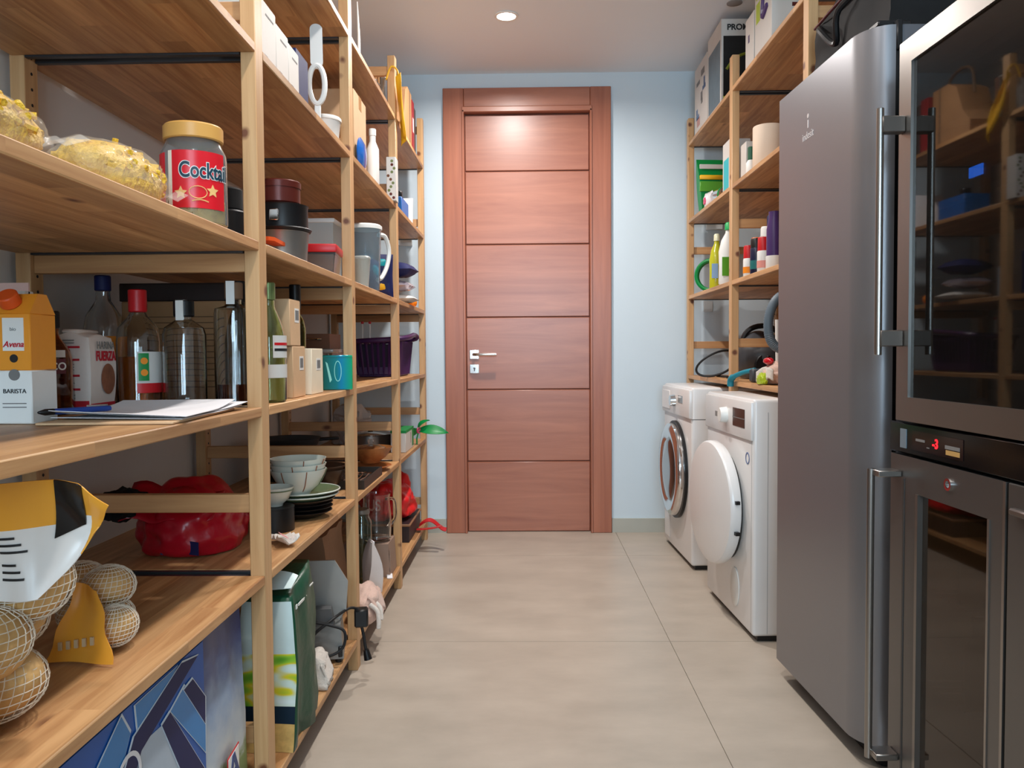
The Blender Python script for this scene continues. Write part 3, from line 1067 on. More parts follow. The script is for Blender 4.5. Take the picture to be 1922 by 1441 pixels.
lb = label_arc(t, jr + 0.0003, 0.030, 0.132, af - 0.62, af + 1.1, mat('label_red', (216, 26, 40), 0.3), n=20)
label_arc(t, jr + 0.0003, 0.035, 0.13, af - 1.35, af - 0.9, mat('label_red', (216, 26, 40), 0.3))
label_arc(t, jr + 0.0004, 0.030, 0.132, af - 0.74, af - 0.60, mat('label_cream', (238, 226, 206), 0.4))
add(lb, 'lettering_edge', wrap_text('Cocktail', 0.039, jr + 0.0014, 0.096, af + 0.42, bold=0.0022, sx=0.72), WPLAS, sharp=0)
add(lb, 'lettering', wrap_text('Cocktail', 0.039, jr + 0.0022, 0.096, af + 0.42, bold=0.0007, sx=0.72), mat('ink_petrol', (16, 58, 74), 0.5, var=0), sharp=0)


def star(cx, cz, r, rr):
    V, F = [], []
    for k in range(10):
        a = PI / 2 + k * PI / 5
        q = r if k % 2 == 0 else r * 0.48
        x, z = cx + q * math.cos(a) / rr, cz + q * math.sin(a)
        V.append(Vector(((rr) * math.cos(x), rr * math.sin(x), z)))
    for k in range(10):
        a = PI / 2 + k * PI / 5
        q = r if k % 2 == 0 else r * 0.48
        x, z = cx + q * math.cos(a) / rr, cz + q * math.sin(a)
        V.append(Vector(((rr + 0.0008) * math.cos(x), (rr + 0.0008) * math.sin(x), z)))
    F = [list(range(10))[::-1], list(range(10, 20))] + [[k, (k + 1) % 10, 10 + (k + 1) % 10, 10 + k] for k in range(10)]
    return V, F


SNK = mat('printed_snack', (236, 190, 122), 0.4)
for a, z, r in ((af + 0.62, 0.062, 0.012), (af - 0.32, 0.056, 0.012), (af - 1.17, 0.098, 0.011)):
    add(lb, 'snack_picture', star(a, z, r, jr + 0.0012), SNK, sharp=0)
ov = [(jr + 0.0015, a, z) for a, z in [(af + 0.18 + 0.26 * math.cos(q * PI / 8), 0.058 + 0.011 * math.sin(q * PI / 8)) for q in range(16)]]
add(lb, 'snack_picture', tube([(r * math.cos(a), r * math.sin(a), z) for r, a, z in ov], 0.0009, 5, True), SNK, sharp=0)
add(lb, 'snack_picture', tube([((jr + 0.0012) * math.cos(af + q * 0.12), (jr + 0.0012) * math.sin(af + q * 0.12), 0.042 + 0.003 * math.sin(q * 0.8)) for q in range(5)], 0.0012, 5), SNK, sharp=0)


def pasta_bag(label, loc, rz, L, Wd, H, seed):
    t = thing('pasta_bag', label, 'pasta bag', loc, rz)
    g = blob(Wd / 2, L / 2, H * 0.62, 0.10, 2.2, seed, flat=-H * 0.36, lv=4)
    add(t, 'pasta', xf(g, (0, 0, H * 0.37)), PASTA)
    tubes = []
    random.seed(seed)
    for k in range(110):
        a, b = random.uniform(0, 2 * PI), random.uniform(0.0, 1.35)
        p = Vector((Wd / 2 * math.cos(a) * math.cos(b) * 0.88, L / 2 * math.sin(a) * math.cos(b) * 0.88, H * 0.37 + H * 0.52 * math.sin(b)))
        dv = Vector((random.uniform(-1, 1), random.uniform(-1, 1), random.uniform(-0.3, 0.3))).normalized() * 0.016
        tubes.append(tube([p - dv, p + Vector((0, 0, 0.004)), p + dv], 0.0045, 6))
    add(t, 'pasta_piece', join(*tubes), PASTA, kind='stuff')
    f = xf(blob(Wd / 2 + 0.007, L / 2 + 0.012, H * 0.66, 0.13, 3.0, seed + 4, flat=-H * 0.368, lv=4), (0, 0, H * 0.372))
    add(t, 'film', f, FOILP)
    add(t, 'sealed_end', sheet(lambda u, v: (Wd * (u - 0.5) * 0.8, L / 2 + 0.005 + 0.05 * v, 0.03 + 0.02 * v + 0.004 * math.sin(u * 17)), 14, 4, 0.0008), FOILP)
    return t


pasta_bag('clear bag of yellow pasta lying beside the snack jar', (-0.632, 1.235, B_), 0.05, 0.25, 0.13, 0.088, 4)
pasta_bag('clear bag of yellow pasta at the extreme left of the shelf with the snack jar', (-0.625, 0.90, B_), -0.1, 0.20, 0.12, 0.068, 9)
t = thing('round_tin', 'black round tin stack behind the first post, right of the snack jar', 'tin', (-0.665, 1.80, B_))
add(t, 'tin_body', cyl(0.045, 0, 0.085, 28, 0.004), BLACK)
add(t, 'tin_lid', cyl(0.036, 0.085, 0.135, 28, 0.004), BLACKM)

# ---------- row B, second bay: baking tins and a lidded box
t = thing('cake_pan', 'grey cake pan with orange handle, bottom of the baking tin stack', 'pan', (-0.62, 2.06, B_))
add(t, 'pan_body', lathe([(0, 0), (0.058, 0), (0.062, 0.004), (0.067, 0.072), (0.069, 0.075), (0.065, 0.075), (0.06, 0.006), (0, 0.004)], 40), GREY)
add(t, 'handle', xf(prism([(-0.014, 0), (0.014, 0), (0.018, 0.1), (0.008, 0.115), (-0.008, 0.115), (-0.018, 0.1)], 0.034, 0.043, 'Z'), (0.012, -0.055, 0), (0, 0, PI)), ORANGE2, label='orange silicone handle')
t = thing('springform_tin', 'black springform tin with flared base rim in the baking tin stack', 'tin', (-0.618, 2.06, B_ + 0.076))
add(t, 'tin_side', lathe([(0.056, 0.0), (0.064, 0.004), (0.064, 0.062), (0.066, 0.066), (0.062, 0.067), (0.06, 0.062), (0.056, 0.0)], 40), BLACK)
add(t, 'base_rim', lathe([(0, 0), (0.07, 0.0), (0.0735, 0.006), (0.07, 0.009), (0, 0.008)], 40), BLACK)
add(t, 'clasp', box(-0.012, 0.012, -0.071, -0.062, 0.02, 0.05, 0.003), CHROME)
t = thing('brown_tin', 'reddish brown round tin on top of the baking tin stack', 'tin', (-0.625, 2.06, B_ + 0.145))
add(t, 'tin_body', cyl(0.053, 0, 0.052, 36, 0.004), MAROON)
add(t, 'tin_lid', lathe([(0, 0.058), (0.052, 0.058), (0.055, 0.055), (0.055, 0.04), (0.0535, 0.04), (0.0535, 0.052), (0, 0.052)], 36), MAROON)
t = thing('food_container', 'small clear food container with red lid and brown contents', 'container', (-0.60, 2.38, B_), 0.1)
add(t, 'container_body', blk(0.10, 0.14, 0.058, 3, lambda u, v, w_, c: (c.x * (0.86 + 0.14 * w_), c.y * (0.88 + 0.12 * w_), c.z)), CLEARP)
add(t, 'contents', blk(0.09, 0.13, 0.05, 2, lambda u, v, w_, c: (c.x * (0.86 + 0.1 * w_), c.y * (0.88 + 0.08 * w_), c.z + 0.003)), BROWN)
add(t, 'lid', cbox(0.108, 0.148, 0.024, 0.005, 0.058, 2), RED, label='red snap lid')

# ---------- row B, third bay
t = thing('storage_canister', 'milky lidded storage canister behind the second post, beside the pitcher', 'canister', (-0.735, 2.96, B_))
add(t, 'canister_body', blk(0.10, 0.14, 0.235, 3, lambda u, v, w_, c: (c.x * (0.9 + 0.1 * w_), c.y * (0.9 + 0.1 * w_), c.z)), mat('milky_plastic', (226, 228, 224), 0.3, trans=0.35, ior=1.3, var=0))
add(t, 'lid', cbox(0.112, 0.152, 0.016, 0.004, 0.235, 2), WPLAS)
t = thing('pitcher', 'clear plastic pitcher with white lid and curved handle', 'pitcher', (-0.605, 3.06, B_), 0.0)
pp = [(0, 0), (0.048, 0), (0.052, 0.006), (0.06, 0.232), (0.062, 0.238)]
add(t, 'pitcher_body', lathe(pp + [(0.0595, 0.238), (0.0575, 0.232), (0.0495, 0.008), (0, 0.004)], 40), mat('blueish_plastic', (214, 234, 246), 0.08, trans=0.9, ior=1.25, var=0))
add(t, 'lid', lathe([(0, 0.252), (0.056, 0.252), (0.064, 0.246), (0.064, 0.234), (0.0, 0.234)], 40), WPLAS)
add(t, 'handle', tube(spline([(0.045, 0.035, 0.22), (0.062, 0.075, 0.218), (0.072, 0.105, 0.17), (0.066, 0.095, 0.11), (0.05, 0.06, 0.06), (0.04, 0.036, 0.055)], 6), 0.0085, 8), WPLAS, label='white curved handle')
t = thing('plastic_tumbler', 'small frosted plastic tumbler in front of the pitcher', 'cup', (-0.578, 2.86, B_))
add(t, 'cup_body', lathe([(0, 0), (0.022, 0), (0.03, 0.1), (0.031, 0.102), (0.029, 0.102), (0.0205, 0.003), (0, 0.003)], 28), mat('frosted_plastic', (228, 230, 224), 0.3, trans=0.7, ior=1.25, var=0))
add(t, 'cup_lid', lathe([(0, 0.112), (0.026, 0.111), (0.031, 0.106), (0.031, 0.1), (0, 0.1)], 28), mat('frosted_plastic', (228, 230, 224), 0.3, trans=0.7, ior=1.25, var=0))
t = thing('snack_packet', 'blue and yellow snack packet squeezed between pitcher and third post', 'packet', (-0.60, 3.33, B_), 0.15)
add(t, 'packet_body', pillow(0.11, 0.175, 0.05, crinkle=0.004, seed=3), NAVY)
add(t, 'print_patch', xf(pillow(0.07, 0.05, 0.052, 8, 8), (0, 0, 0.02)), YELLOW)
add(t, 'print_patch', xf(pillow(0.08, 0.05, 0.052, 8, 8), (0, 0, 0.11)), TEAL)

# ---------- row B, far bay
t = thing('snack_packet', 'dark blue crinkled snack packet topmost on the pile beside the orange ball', 'packet', (-0.625, 3.86, B_ + 0.128), 1.45)
add(t, 'packet_body', xf(pillow(0.16, 0.19, 0.07, crinkle=0.008, seed=5), (0, 0.09, 0.035), (PI / 2, 0, 0)), NAVY)
t = thing('snack_packet', 'silver and red snack packet in the middle of the pile beside the orange ball', 'packet', (-0.625, 3.84, B_ + 0.060), 1.5)
add(t, 'packet_body', xf(pillow(0.15, 0.18, 0.052, crinkle=0.008, seed=8), (0, 0.09, 0.026), (PI / 2, 0, 0)), mat('silver_foil', (188, 178, 190), 0.25, 0.6))
add(t, 'print_patch', xf(pillow(0.11, 0.03, 0.054, 8, 6), (0, 0.05, 0.026), (PI / 2, 0, 0)), RED)
t = thing('snack_packet', 'blue and white packet at the bottom of the pile beside the orange ball', 'packet', (-0.62, 3.86, B_), 1.55)
add(t, 'packet_body', xf(pillow(0.17, 0.19, 0.040, crinkle=0.003, seed=2), (0, 0.09, 0.026), (PI / 2, 0, 0)), OFFW)
add(t, 'print_patch', xf(pillow(0.12, 0.07, 0.043, 8, 8), (0, 0.06, 0.026), (PI / 2, 0, 0)), BLUE)
single('orange_ball', 'small orange ball at the far end of the shelf with snack packets', 'ball', lathe([(0.024 * math.sin(k * PI / 14), 0.024 - 0.024 * math.cos(k * PI / 14)) for k in range(15)], 24), mat('bright_orange', (248, 136, 24), 0.4), (-0.575, 4.10, B_))
t = thing('spray_bottle', 'slim blue spray bottle with orange collar behind the snack packets', 'bottle', (-0.66, 3.62, B_))
add(t, 'bottle_body', lathe([(0, 0), (0.026, 0), (0.028, 0.01), (0.026, 0.13), (0.014, 0.16), (0, 0.16)], 24), mat('pale_blue', (150, 180, 204), 0.3))
add(t, 'collar', cyl(0.016, 0.158, 0.175, 20), ORANGE)
add(t, 'nozzle', cyl(0.013, 0.174, 0.225, 20, 0.003), BLUE)

# ---------- row A, second bay
for k, (lbl, y0, y1, h, zt) in enumerate((('white printed box nearest the first post on the shelf above the cake tins', 1.82, 1.935, 0.165, 0), ('white printed box in the middle of three on the shelf above the cake tins', 1.938, 2.035, 0.15, 0), ('white printed box beside the navy box on the shelf above the cake tins', 2.038, 2.128, 0.142, 0))):
    t, sx, sy = carton('printed_box', lbl, 'box', -0.80, -0.588, y0, y1, A_, h, OFFW, group='white boxes on the upper shelf')
    decal(t, 'print_patch', INKGREY, 'PX', sy * 0.1, h - 0.025, sy * 0.5, 0.004, sx / 2)
    decal(t, 'print_patch', INKGREY, 'PX', -sy * 0.15, 0.045, sy * 0.2, 0.005, sx / 2)
t, sx, sy = carton('navy_box', 'navy blue box between white boxes and white plastic hook tool', 'box', -0.78, -0.595, 2.132, 2.245, A_, 0.165, NAVY)
t = thing('wall_hook_tool', 'white plastic looped tool standing upright by the second post', 'tool', (-0.60, 2.36, A_), 0.25)
sl = [(0.018 * math.cos(a), 0.265 + 0.0 + (0.035 if math.sin(a) > 0 else -0.055) + 0.016 * math.sin(a)) for a in [k * PI / 10 for k in range(20)]]
add(t, 'head_loop', prism(sl, -0.006, 0.006, 'Y'), WPLAS)
lp = [(0.022 * math.cos(a), -0.002, 0.145 + 0.055 * math.sin(a)) for a in [k * PI / 12 for k in range(24)]]
add(t, 'open_loop', tube(lp, 0.008, 8, True), WPLAS)
add(t, 'stem', box(-0.008, 0.010, -0.005, 0.005, 0.0, 0.095, 0.002), WPLAS)
add(t, 'link', box(-0.007, 0.007, -0.005, 0.005, 0.19, 0.222, 0.002), WPLAS)
t = thing('plastic_tub', 'low white plastic tub behind the looped tool at the second post', 'tub', (-0.605, 2.46, A_))
add(t, 'tub_body', lathe([(0, 0), (0.04, 0), (0.048, 0.066), (0.05, 0.068), (0.046, 0.068), (0.038, 0.004), (0, 0.004)], 32), WPLAS)
add(t, 'tub_lid', lathe([(0, 0.078), (0.048, 0.078), (0.051, 0.074), (0.051, 0.066), (0, 0.066)], 32), OFFW)

# ---------- row A, third bay
t, sx, sy = carton('cardboard_box', 'tall plain cardboard box above the pitcher', 'box', -0.76, -0.592, 2.83, 3.04, A_, 0.285, CARD2)
add(t, 'packing_tape', box(-sx / 2 - 0.0006, sx / 2 + 0.0006, -0.022, 0.022, 0.24, 0.2868), mat('tape_tan', (186, 140, 92), 0.3), sharp=0)
t = thing('blue_dish', 'shiny blue dish leaning on the cardboard box at the shelf edge', 'dish', (-0.570, 2.86, A_ + 0.062), 0)
add(t, 'dish_body', xf(lathe([(0, 0.012), (0.04, 0.008), (0.062, -0.004), (0.062, -0.008), (0.04, 0.004), (0, 0.008)], 36), (0, 0, 0), (0, PI / 2, 0)), mat('shiny_blue', (20, 96, 184), 0.2, coat=0.6, var=0.15, vs=20))
bottle('white_bottle', 'slim white bottle past the tall cardboard box', (-0.585, 3.13, A_), [(0, 0), (0.022, 0), (0.024, 0.006), (0.024, 0.15), (0.012, 0.18), (0.012, 0.2)], WPLAS, cap=(0.014, 0.2, 0.228), cm=WPLAS)
t = thing('cloth_bundle', 'dark maroon and grey cloth bundle at the back past the white bottle', 'bundle', (-0.78, 3.28, A_))
add(t, 'bundle_body', xf(blob(0.13, 0.12, 0.13, 0.25, 2.2, 6, flat=-0.08, lv=4), (0, 0, 0.082)), mat('dark_bundle', (70, 48, 52), 0.85, var=0.3, vs=10))
add(t, 'bundle_tie', tube(spline([(0.12, -0.08, 0.05), (0.14, 0.0, 0.09), (0.12, 0.08, 0.06)], 6), 0.006), BLACKM)
# patterned carton and far bay
t, sx, sy = carton('patterned_box', 'narrow white box printed with brown spots at the third post', 'box', -0.574, -0.535, 3.365, 3.428, A_, 0.178, OFFW)
random.seed(11)
for k in range(11):
    q = random.choice((BROWN, MAROON, mat('olive', (110, 120, 70), 0.5)))
    add(t, 'spot_print', xf(cyl(0.006, 0, 0.0007, 10), (-0.014 + 0.028 * random.random(), -sy / 2, 0.012 + 0.015 * k), (PI / 2, 0, 0)), q, sharp=0)
t, sx, sy = carton('blue_box', 'blue packet box with black clip in the far bay', 'box', -0.70, -0.578, 3.80, 4.02, A_, 0.10, BLUE)
add(t, 'clip', box(0.02, 0.06, -0.10, -0.07, 0.10, 0.13, 0.004), BLACK)
t = thing('paper_board', 'pale paper board leaning on the end wall above the blue packet box', 'board', (-0.68, 4.28, A_))
add(t, 'board', xf(box(-0.085, 0.085, -0.004, 0.004, 0, 0.19, 0.001), rot=(-0.16, 0, 0)), PAPER)
add(t, 'board_edge', xf(box(-0.088, 0.088, -0.005, 0.005, 0, 0.006, 0.001), rot=(-0.16, 0, 0)), INKGREY)

# ---------- row T
t = thing('antenna_rod', 'thin white rod standing on the top left shelf against the ceiling', 'rod', (-0.60, 2.97, T_))
add(t, 'rod', tube([(0, 0, 0.01), (0.0, 0.0, 0.15), (-0.004, 0, 0.27)], [0.006, 0.005, 0.002], 10), WPLAS)
add(t, 'rod_base', cyl(0.03, 0, 0.012, 24, 0.003), WPLAS)
t = thing('steel_pot', 'shiny stainless stock pot on the top shelf behind the third post', 'pot', (-0.66, 3.60, T_))
add(t, 'pot_body', lathe([(0, 0), (0.055, 0), (0.06, 0.006), (0.06, 0.195), (0.063, 0.2), (0.058, 0.2), (0.057, 0.01), (0, 0.005)], 40), CHROME)
add(t, 'pot_lid', lathe([(0, 0.222), (0.04, 0.216), (0.062, 0.202), (0.062, 0.199), (0, 0.199)], 40), BRUSHED)
add(t, 'pot_handle', tube(spline([(0.0, -0.06, 0.16), (0.015, -0.08, 0.165), (0.03, -0.053, 0.16)], 6), 0.005, 8), CHROME)
t = thing('yellow_bag', 'bright orange yellow cloth bag hanging over the top shelf at the third post', 'bag', (-0.527, 3.46, 1.93))


def yb(u, v):
    # a slack lozenge: point below, narrow neck at the top
    half = 0.012 + 0.05 * math.sin(PI * min(1.0, v * 1.05) ** 0.9)
    return (0.012 * math.sin(u * 5 + v * 2), 0.09 - 0.13 * v + (u - 0.5) * 2 * half, 0.235 * v + 0.03 * (0.5 - u))


add(t, 'bag_cloth', sheet(yb, 12, 16, 0.003), YELLOW)
add(t, 'bag_strap', tube(spline([(0.0, -0.03, 0.21), (-0.004, -0.04, 0.26), (-0.03, -0.045, 0.275), (-0.05, -0.05, 0.22)], 5), 0.004), YELLOW)
t = thing('kraft_box', 'brown kraft box file standing on the top shelf in the far bay', 'box', (-0.64, 3.90, T_))
add(t, 'box_body', prism([(-0.16, 0), (0.15, 0), (0.15, 0.275), (0.02, 0.275), (-0.05, 0.24), (-0.10, 0.12), (-0.16, 0.06)], -0.075, 0.078, 'X'), KRAFT, sharp=20)
add(t, 'box_band', box(-0.076, 0.0795, 0.085, 0.092, 0, 0.276), DGREY, sharp=0)
add(t, 'handle', tube(spline([(0.02, -0.10, 0.20), (0.02, -0.08, 0.31), (0.02, 0.0, 0.345), (0.02, 0.10, 0.32), (0.02, 0.12, 0.26)], 6), 0.007, 8), mat('wicker', (110, 84, 62), 0.7), label='dark brown arched handle')
t, sx, sy = carton('red_binder', 'dark red binder with white spine label at the far end of the top shelf', 'binder', -0.80, -0.565, 4.10, 4.17, T_, 0.27, mat('binder_red', (150, 34, 40), 0.5), flaps=False)
decal(t, 'spine_label', WPLAS, 'PX', 0, 0.15, 0.035, 0.07, sx / 2)
t, sx, sy = carton('dark_binder', 'dark grey binder against the end post on the top shelf', 'binder', -0.80, -0.567, 4.18, 4.24, T_, 0.255, DGREY, flaps=False)

# ---------- row C, nearest bay
t = thing('oat_drink_carton', 'orange and white drink carton with orange cap at the left edge', 'carton', (-0.817, 1.30, C_), 0.0)
cw = 0.07
add(t, 'carton_base', cbox(cw, cw, 0.085, 0.002), WPLAS)
add(t, 'carton_top', box(-cw / 2, cw / 2, -cw / 2, cw / 2, 0.085, 0.175, 0.0015), mat('carton_orange', (236, 152, 44), 0.4))
add(t, 'gable', prism([(-cw / 2, 0.175), (cw / 2, 0.175), (0.012, 0.207), (-0.012, 0.207)], -cw / 2, cw / 2, 'X'), mat('carton_orange', (236, 152, 44), 0.4), sharp=0)
add(t, 'cap', xf(cyl(0.016, 0, 0.02, 24, 0.002), (0.0, -0.024, 0.19), (0.75, 0, 0)), ORANGE2)
lb = decal(t, 'front_label', WPLAS, 'Y', 0.008, 0.142, 0.034, 0.052, -cw / 2)
add(lb, 'lettering', xf(text('Avena', 0.013, italic=0.3, bold=0.0003), (0.008, -cw / 2 - 0.0008, 0.126), FACE_Y), INKRED, sharp=0)
add(lb, 'lettering', xf(text('bio', 0.008), (0.008, -cw / 2 - 0.0008, 0.15), FACE_Y), INKGREY, sharp=0)
add(t, 'round_badge', xf(cyl(0.0065, 0, 0.0008, 20), (0.008, -cw / 2, 0.104), (PI / 2, 0, 0)), INK, sharp=0)
add(t, 'round_badge', xf(cyl(0.009, 0, 0.0008, 20), (0.008, -cw / 2, 0.078), (PI / 2, 0, 0)), INKGREY, sharp=0)
add(t, 'lettering', xf(text('BARISTA', 0.0098), (0.008, -cw / 2 - 0.0009, 0.052), FACE_Y), INK, sharp=0)
add(t, 'fine_print', join(*[box(-0.012, 0.026, -cw / 2 - 0.0006, -cw / 2, 0.032 - 0.006 * k, 0.0335 - 0.006 * k) for k in range(2)]), INKGREY, sharp=0)
t = thing('white_carton', 'pale drink carton standing behind the orange and white one', 'carton', (-0.90, 1.40, C_))
add(t, 'carton_base', cbox(cw, cw, 0.185, 0.002), OFFW)
add(t, 'gable', prism([(-cw / 2, 0.185), (cw / 2, 0.185), (0.01, 0.22), (-0.01, 0.22)], -cw / 2, cw / 2, 'X'), OFFW, sharp=0)
add(t, 'gable_fin', box(-cw / 2, cw / 2, -0.002, 0.002, 0.215, 0.235), mat('pale_pink', (226, 190, 180), 0.5))
b = bottle('liqueur_bottle', 'small liqueur bottle lettered ZOCO between drink carton and flour bag', (-0.875, 1.475, C_), [(0, 0), (0.033, 0), (0.036, 0.005), (0.036, 0.10), (0.032, 0.118), (0.017, 0.14), (0.0145, 0.15), (0.0145, 0.175)], mat('amber_glass', (190, 120, 60), 0.03, trans=1, var=0), 0.09, AMBER, (0.0165, 0.158, 0.19), BLACK)
lb = label_arc(b, 0.0364, 0.075, 0.102, math.radians(-130), math.radians(-20), mat('label_maroon', (92, 22, 34), 0.5))
add(lb, 'lettering', wrap_text('ZOCO', 0.019, 0.0376, 0.088, math.radians(-62), bold=0.0004), WPLAS, sharp=0)
label_arc(b, 0.0364, 0.105, 0.118, math.radians(-130), math.radians(-20), OFFW)

# flour bag
t = thing('flour_bag', 'white paper flour bag with red bars and brown bread picture', 'flour bag', (-0.868, 1.565, C_), math.radians(4))


def flourfn(u, v, w_, c):
    k = 1 - 0.10 * max(0, w_ - 0.72) / 0.28
    bul = 0.005 * math.sin(PI * w_)
    z = c.z
    if w_ > 0.99:
        z -= 0.010 * abs(u) + 0.005 * v * v
    return (c.x * k + math.copysign(bul, u) * (abs(u) > 0.99), c.y * k + math.copysign(bul, v) * (abs(v) > 0.99), z)


add(t, 'paper_body', blk(0.075, 0.10, 0.158, 9, flourfn), mat('flour_paper', (236, 226, 218), 0.65, bump=0.12, bs=40))
add(t, 'folded_top', xf(box(-0.016, 0.016, -0.043, 0.043, 0, 0.008, 0.003), (0, 0, 0.150)), mat('flour_paper', (236, 226, 218), 0.65))
fy, fx_ = -0.0562, 0.0437
add(t, 'lettering', xf(text('HARINA', 0.021), (fx_, 0.008, 0.127), FACE_PX), INKGREY, sharp=0)
add(t, 'lettering', xf(text('FUERZA', 0.026, bold=0.0007, sx=0.9), (fx_, 0.008, 0.106), FACE_PX), INKRED, sharp=0)
add(t, 'bread_picture', xf(lathe([(0, 0), (0.030, 0), (0, 0.001)], 24), (fx_, 0.016, 0.062), (0, PI / 2, 0)), mat('bread', (150, 96, 70), 0.6, var=0.25, vs=60), sharp=0)
add(t, 'print_bar', join(*[box(-0.030, 0.022, fy, fy + 0.004, z, z + 0.004) for z in (0.122, 0.098, 0.068, 0.042)]), INKRED, sharp=0, kind='stuff')
add(t, 'base_band', join(box(-0.037, 0.037, -0.0535, -0.05, 0.010, 0.022), box(0.036, 0.0412, -0.05, 0.05, 0.010, 0.016)), INKRED, sharp=0, kind='stuff')
add(t, 'fine_print', join(*[box(-0.026, 0.012, fy, fy + 0.004, z, z + 0.0018) for z in (0.136, 0.131, 0.09, 0.085, 0.08, 0.055, 0.032, 0.027)]), INKGREY, sharp=0, kind='stuff')

b = bottle('tall_liquor_bottle', 'tall clear bottle with dark blue cap behind the flour bag', (-0.935, 1.78, C_), [(0, 0), (0.038, 0), (0.041, 0.006), (0.041, 0.165), (0.036, 0.195), (0.016, 0.228), (0.0145, 0.24), (0.0145, 0.262)], GLASS, 0.06, AMBER, (0.017, 0.25, 0.284), NAVY)
label_arc(b, 0.0414, 0.09, 0.15, math.radians(-70), math.radians(20), mat('label_orange', (220, 130, 30), 0.5))
b = bottle('amber_bottle', 'amber spirit bottle with red cap and orange printed label', (-0.815, 1.69, C_), [(0, 0), (0.040, 0), (0.044, 0.006), (0.044, 0.135), (0.040, 0.165), (0.02, 0.188), (0.0155, 0.196), (0.0155, 0.21)], GLASS, 0.105, AMBER, (0.0185, 0.198, 0.245), RED, capname='red_cap')
lb = label_arc(b, 0.0444, 0.03, 0.115, math.radians(-70), math.radians(15), OFFW)
label_arc(b, 0.0452, 0.055, 0.112, math.radians(-66), math.radians(-40), GREEN, 'label_stripe')
label_arc(b, 0.0449, 0.03, 0.05, math.radians(-70), math.radians(15), RED, 'label_stripe')
for z in (0.072, 0.096):
    add(lb, 'fruit_picture', xf(cyl(0.007, 0, 0.0008, 16), (0.0458 * math.cos(math.radians(-52)), 0.0458 * math.sin(math.radians(-52)), z), (0, PI / 2, math.radians(-52))), ORANGE, sharp=0)
b = bottle('squat_bottle', 'squat clear bottle with black cap and white seal', (-0.722, 1.70, C_), [(0, 0), (0.040, 0), (0.044, 0.005), (0.044, 0.15), (0.040, 0.165), (0.022, 0.178), (0.016, 0.182), (0.016, 0.19)], GLASS, 0.012, DARKLIQ, (0.021, 0.188, 0.222), BLACK)
add(b, 'seal_strip', join(box(-0.008, 0.008, -0.0225, -0.0205, 0.18, 0.223), box(-0.008, 0.008, -0.0225, 0.0, 0.2215, 0.223)), WPLAS, sharp=0)
b = bottle('square_shouldered_bottle', 'tall clear bottle with white seal and a little dark liquor left', (-0.628, 1.735, C_ ), [(0, 0), (0.038, 0), (0.042, 0.006), (0.042, 0.195), (0.04, 0.206), (0.02, 0.212), (0.016, 0.216), (0.016, 0.23)], GLASS, 0.045, DARKLIQ, (0.019, 0.226, 0.262), mat('cork_brown', (120, 90, 66), 0.7), capname='stopper')
add(b, 'seal_strip', box(-0.009, 0.009, -0.0215, -0.019, 0.215, 0.264), WPLAS, sharp=0)
b = bottle('green_bottle', 'pale green wine bottle with white and red label behind the first post', (-0.584, 1.83, C_), [(0, 0), (0.034, 0), (0.038, 0.006), (0.038, 0.14), (0.03, 0.175), (0.016, 0.21), (0.0145, 0.22), (0.0145, 0.265)], GGLASS, None, None, (0.0158, 0.23, 0.27), mat('foil_green', (120, 140, 90), 0.3, 0.5), capname='capsule')
lb = label_arc(b, 0.0384, 0.055, 0.085, math.radians(-100), math.radians(30), OFFW)
lb = label_arc(b, 0.0384, 0.10, 0.15, math.radians(-60), math.radians(20), OFFW)
label_arc(b, 0.0390, 0.128, 0.134, math.radians(-55), math.radians(10), RED, 'label_stripe')
label_arc(b, 0.0390, 0.115, 0.121, math.radians(-55), math.radians(10), INK, 'label_stripe')
b = bottle('dark_wine_bottle', 'dark green wine bottle behind the square-shouldered clear bottle', (-0.655, 1.845, C_), [(0, 0), (0.034, 0), (0.037, 0.006), (0.037, 0.15), (0.028, 0.185), (0.0145, 0.215), (0.0145, 0.27)], DGLASS, None, None, (0.0158, 0.225, 0.275), BLACK, capname='capsule')
# wine carton and dark long box
t, sx, sy = carton('wine_carton', 'brown cardboard carton printed with lines behind the liquor bottles', 'carton', -0.97, -0.72, 1.93, 2.12, C_, 0.235, KRAFT)
add(t, 'fine_print', join(*[box(-0.06, sx / 2 - 0.01, -sy / 2 - 0.0006, -sy / 2, z, z + 0.002) for z in [0.03 + 0.014 * k for k in range(13)]]), mat('print_brown', (96, 66, 40), 0.7, var=0), sharp=0, kind='stuff')
t, sx, sy = carton('dark_box', 'long dark brown box lying on the cardboard wine carton', 'box', -0.98, -0.69, 1.94, 2.05, C_ + 0.2375, 0.042, mat('dark_brown_box', (42, 24, 18), 0.5))

# papers, board and pen
t = thing('paper_stack', 'loose stack of white papers lying at the shelf edge under the pen', 'papers', (-0.665, 1.41, C_), 0)
add(t, 'backing_board', xf(box(-0.105, 0.105, -0.17, 0.15, 0, 0.004, 0.001), rot=(0, 0, 0.06)), CARD2)
for k, (rz, dx, dy) in enumerate(((0.03, 0.004, 0.02), (-0.05, 0.0, 0.04), (0.10, 0.006, 0.0))):
    add(t, 'paper_sheet', xf(sheet(lambda u, v, k=k: ((u - 0.5) * 0.21, (v - 0.5) * 0.297, 0.005 + 0.0025 * k + 0.012 * max(0.0, v - 0.55) ** 1.5 * (1 + k) + 0.016 * max(0.0, 0.25 - v) * (1 - u) * (k + 1)), 8, 10, 0.0008), (dx, dy, 0), (0, 0, rz)), PAPER)
t = thing('ballpoint_pen', 'dark blue ballpoint pen lying on the white papers', 'pen', (-0.732, 1.315, C_ + 0.0185), math.radians(58))
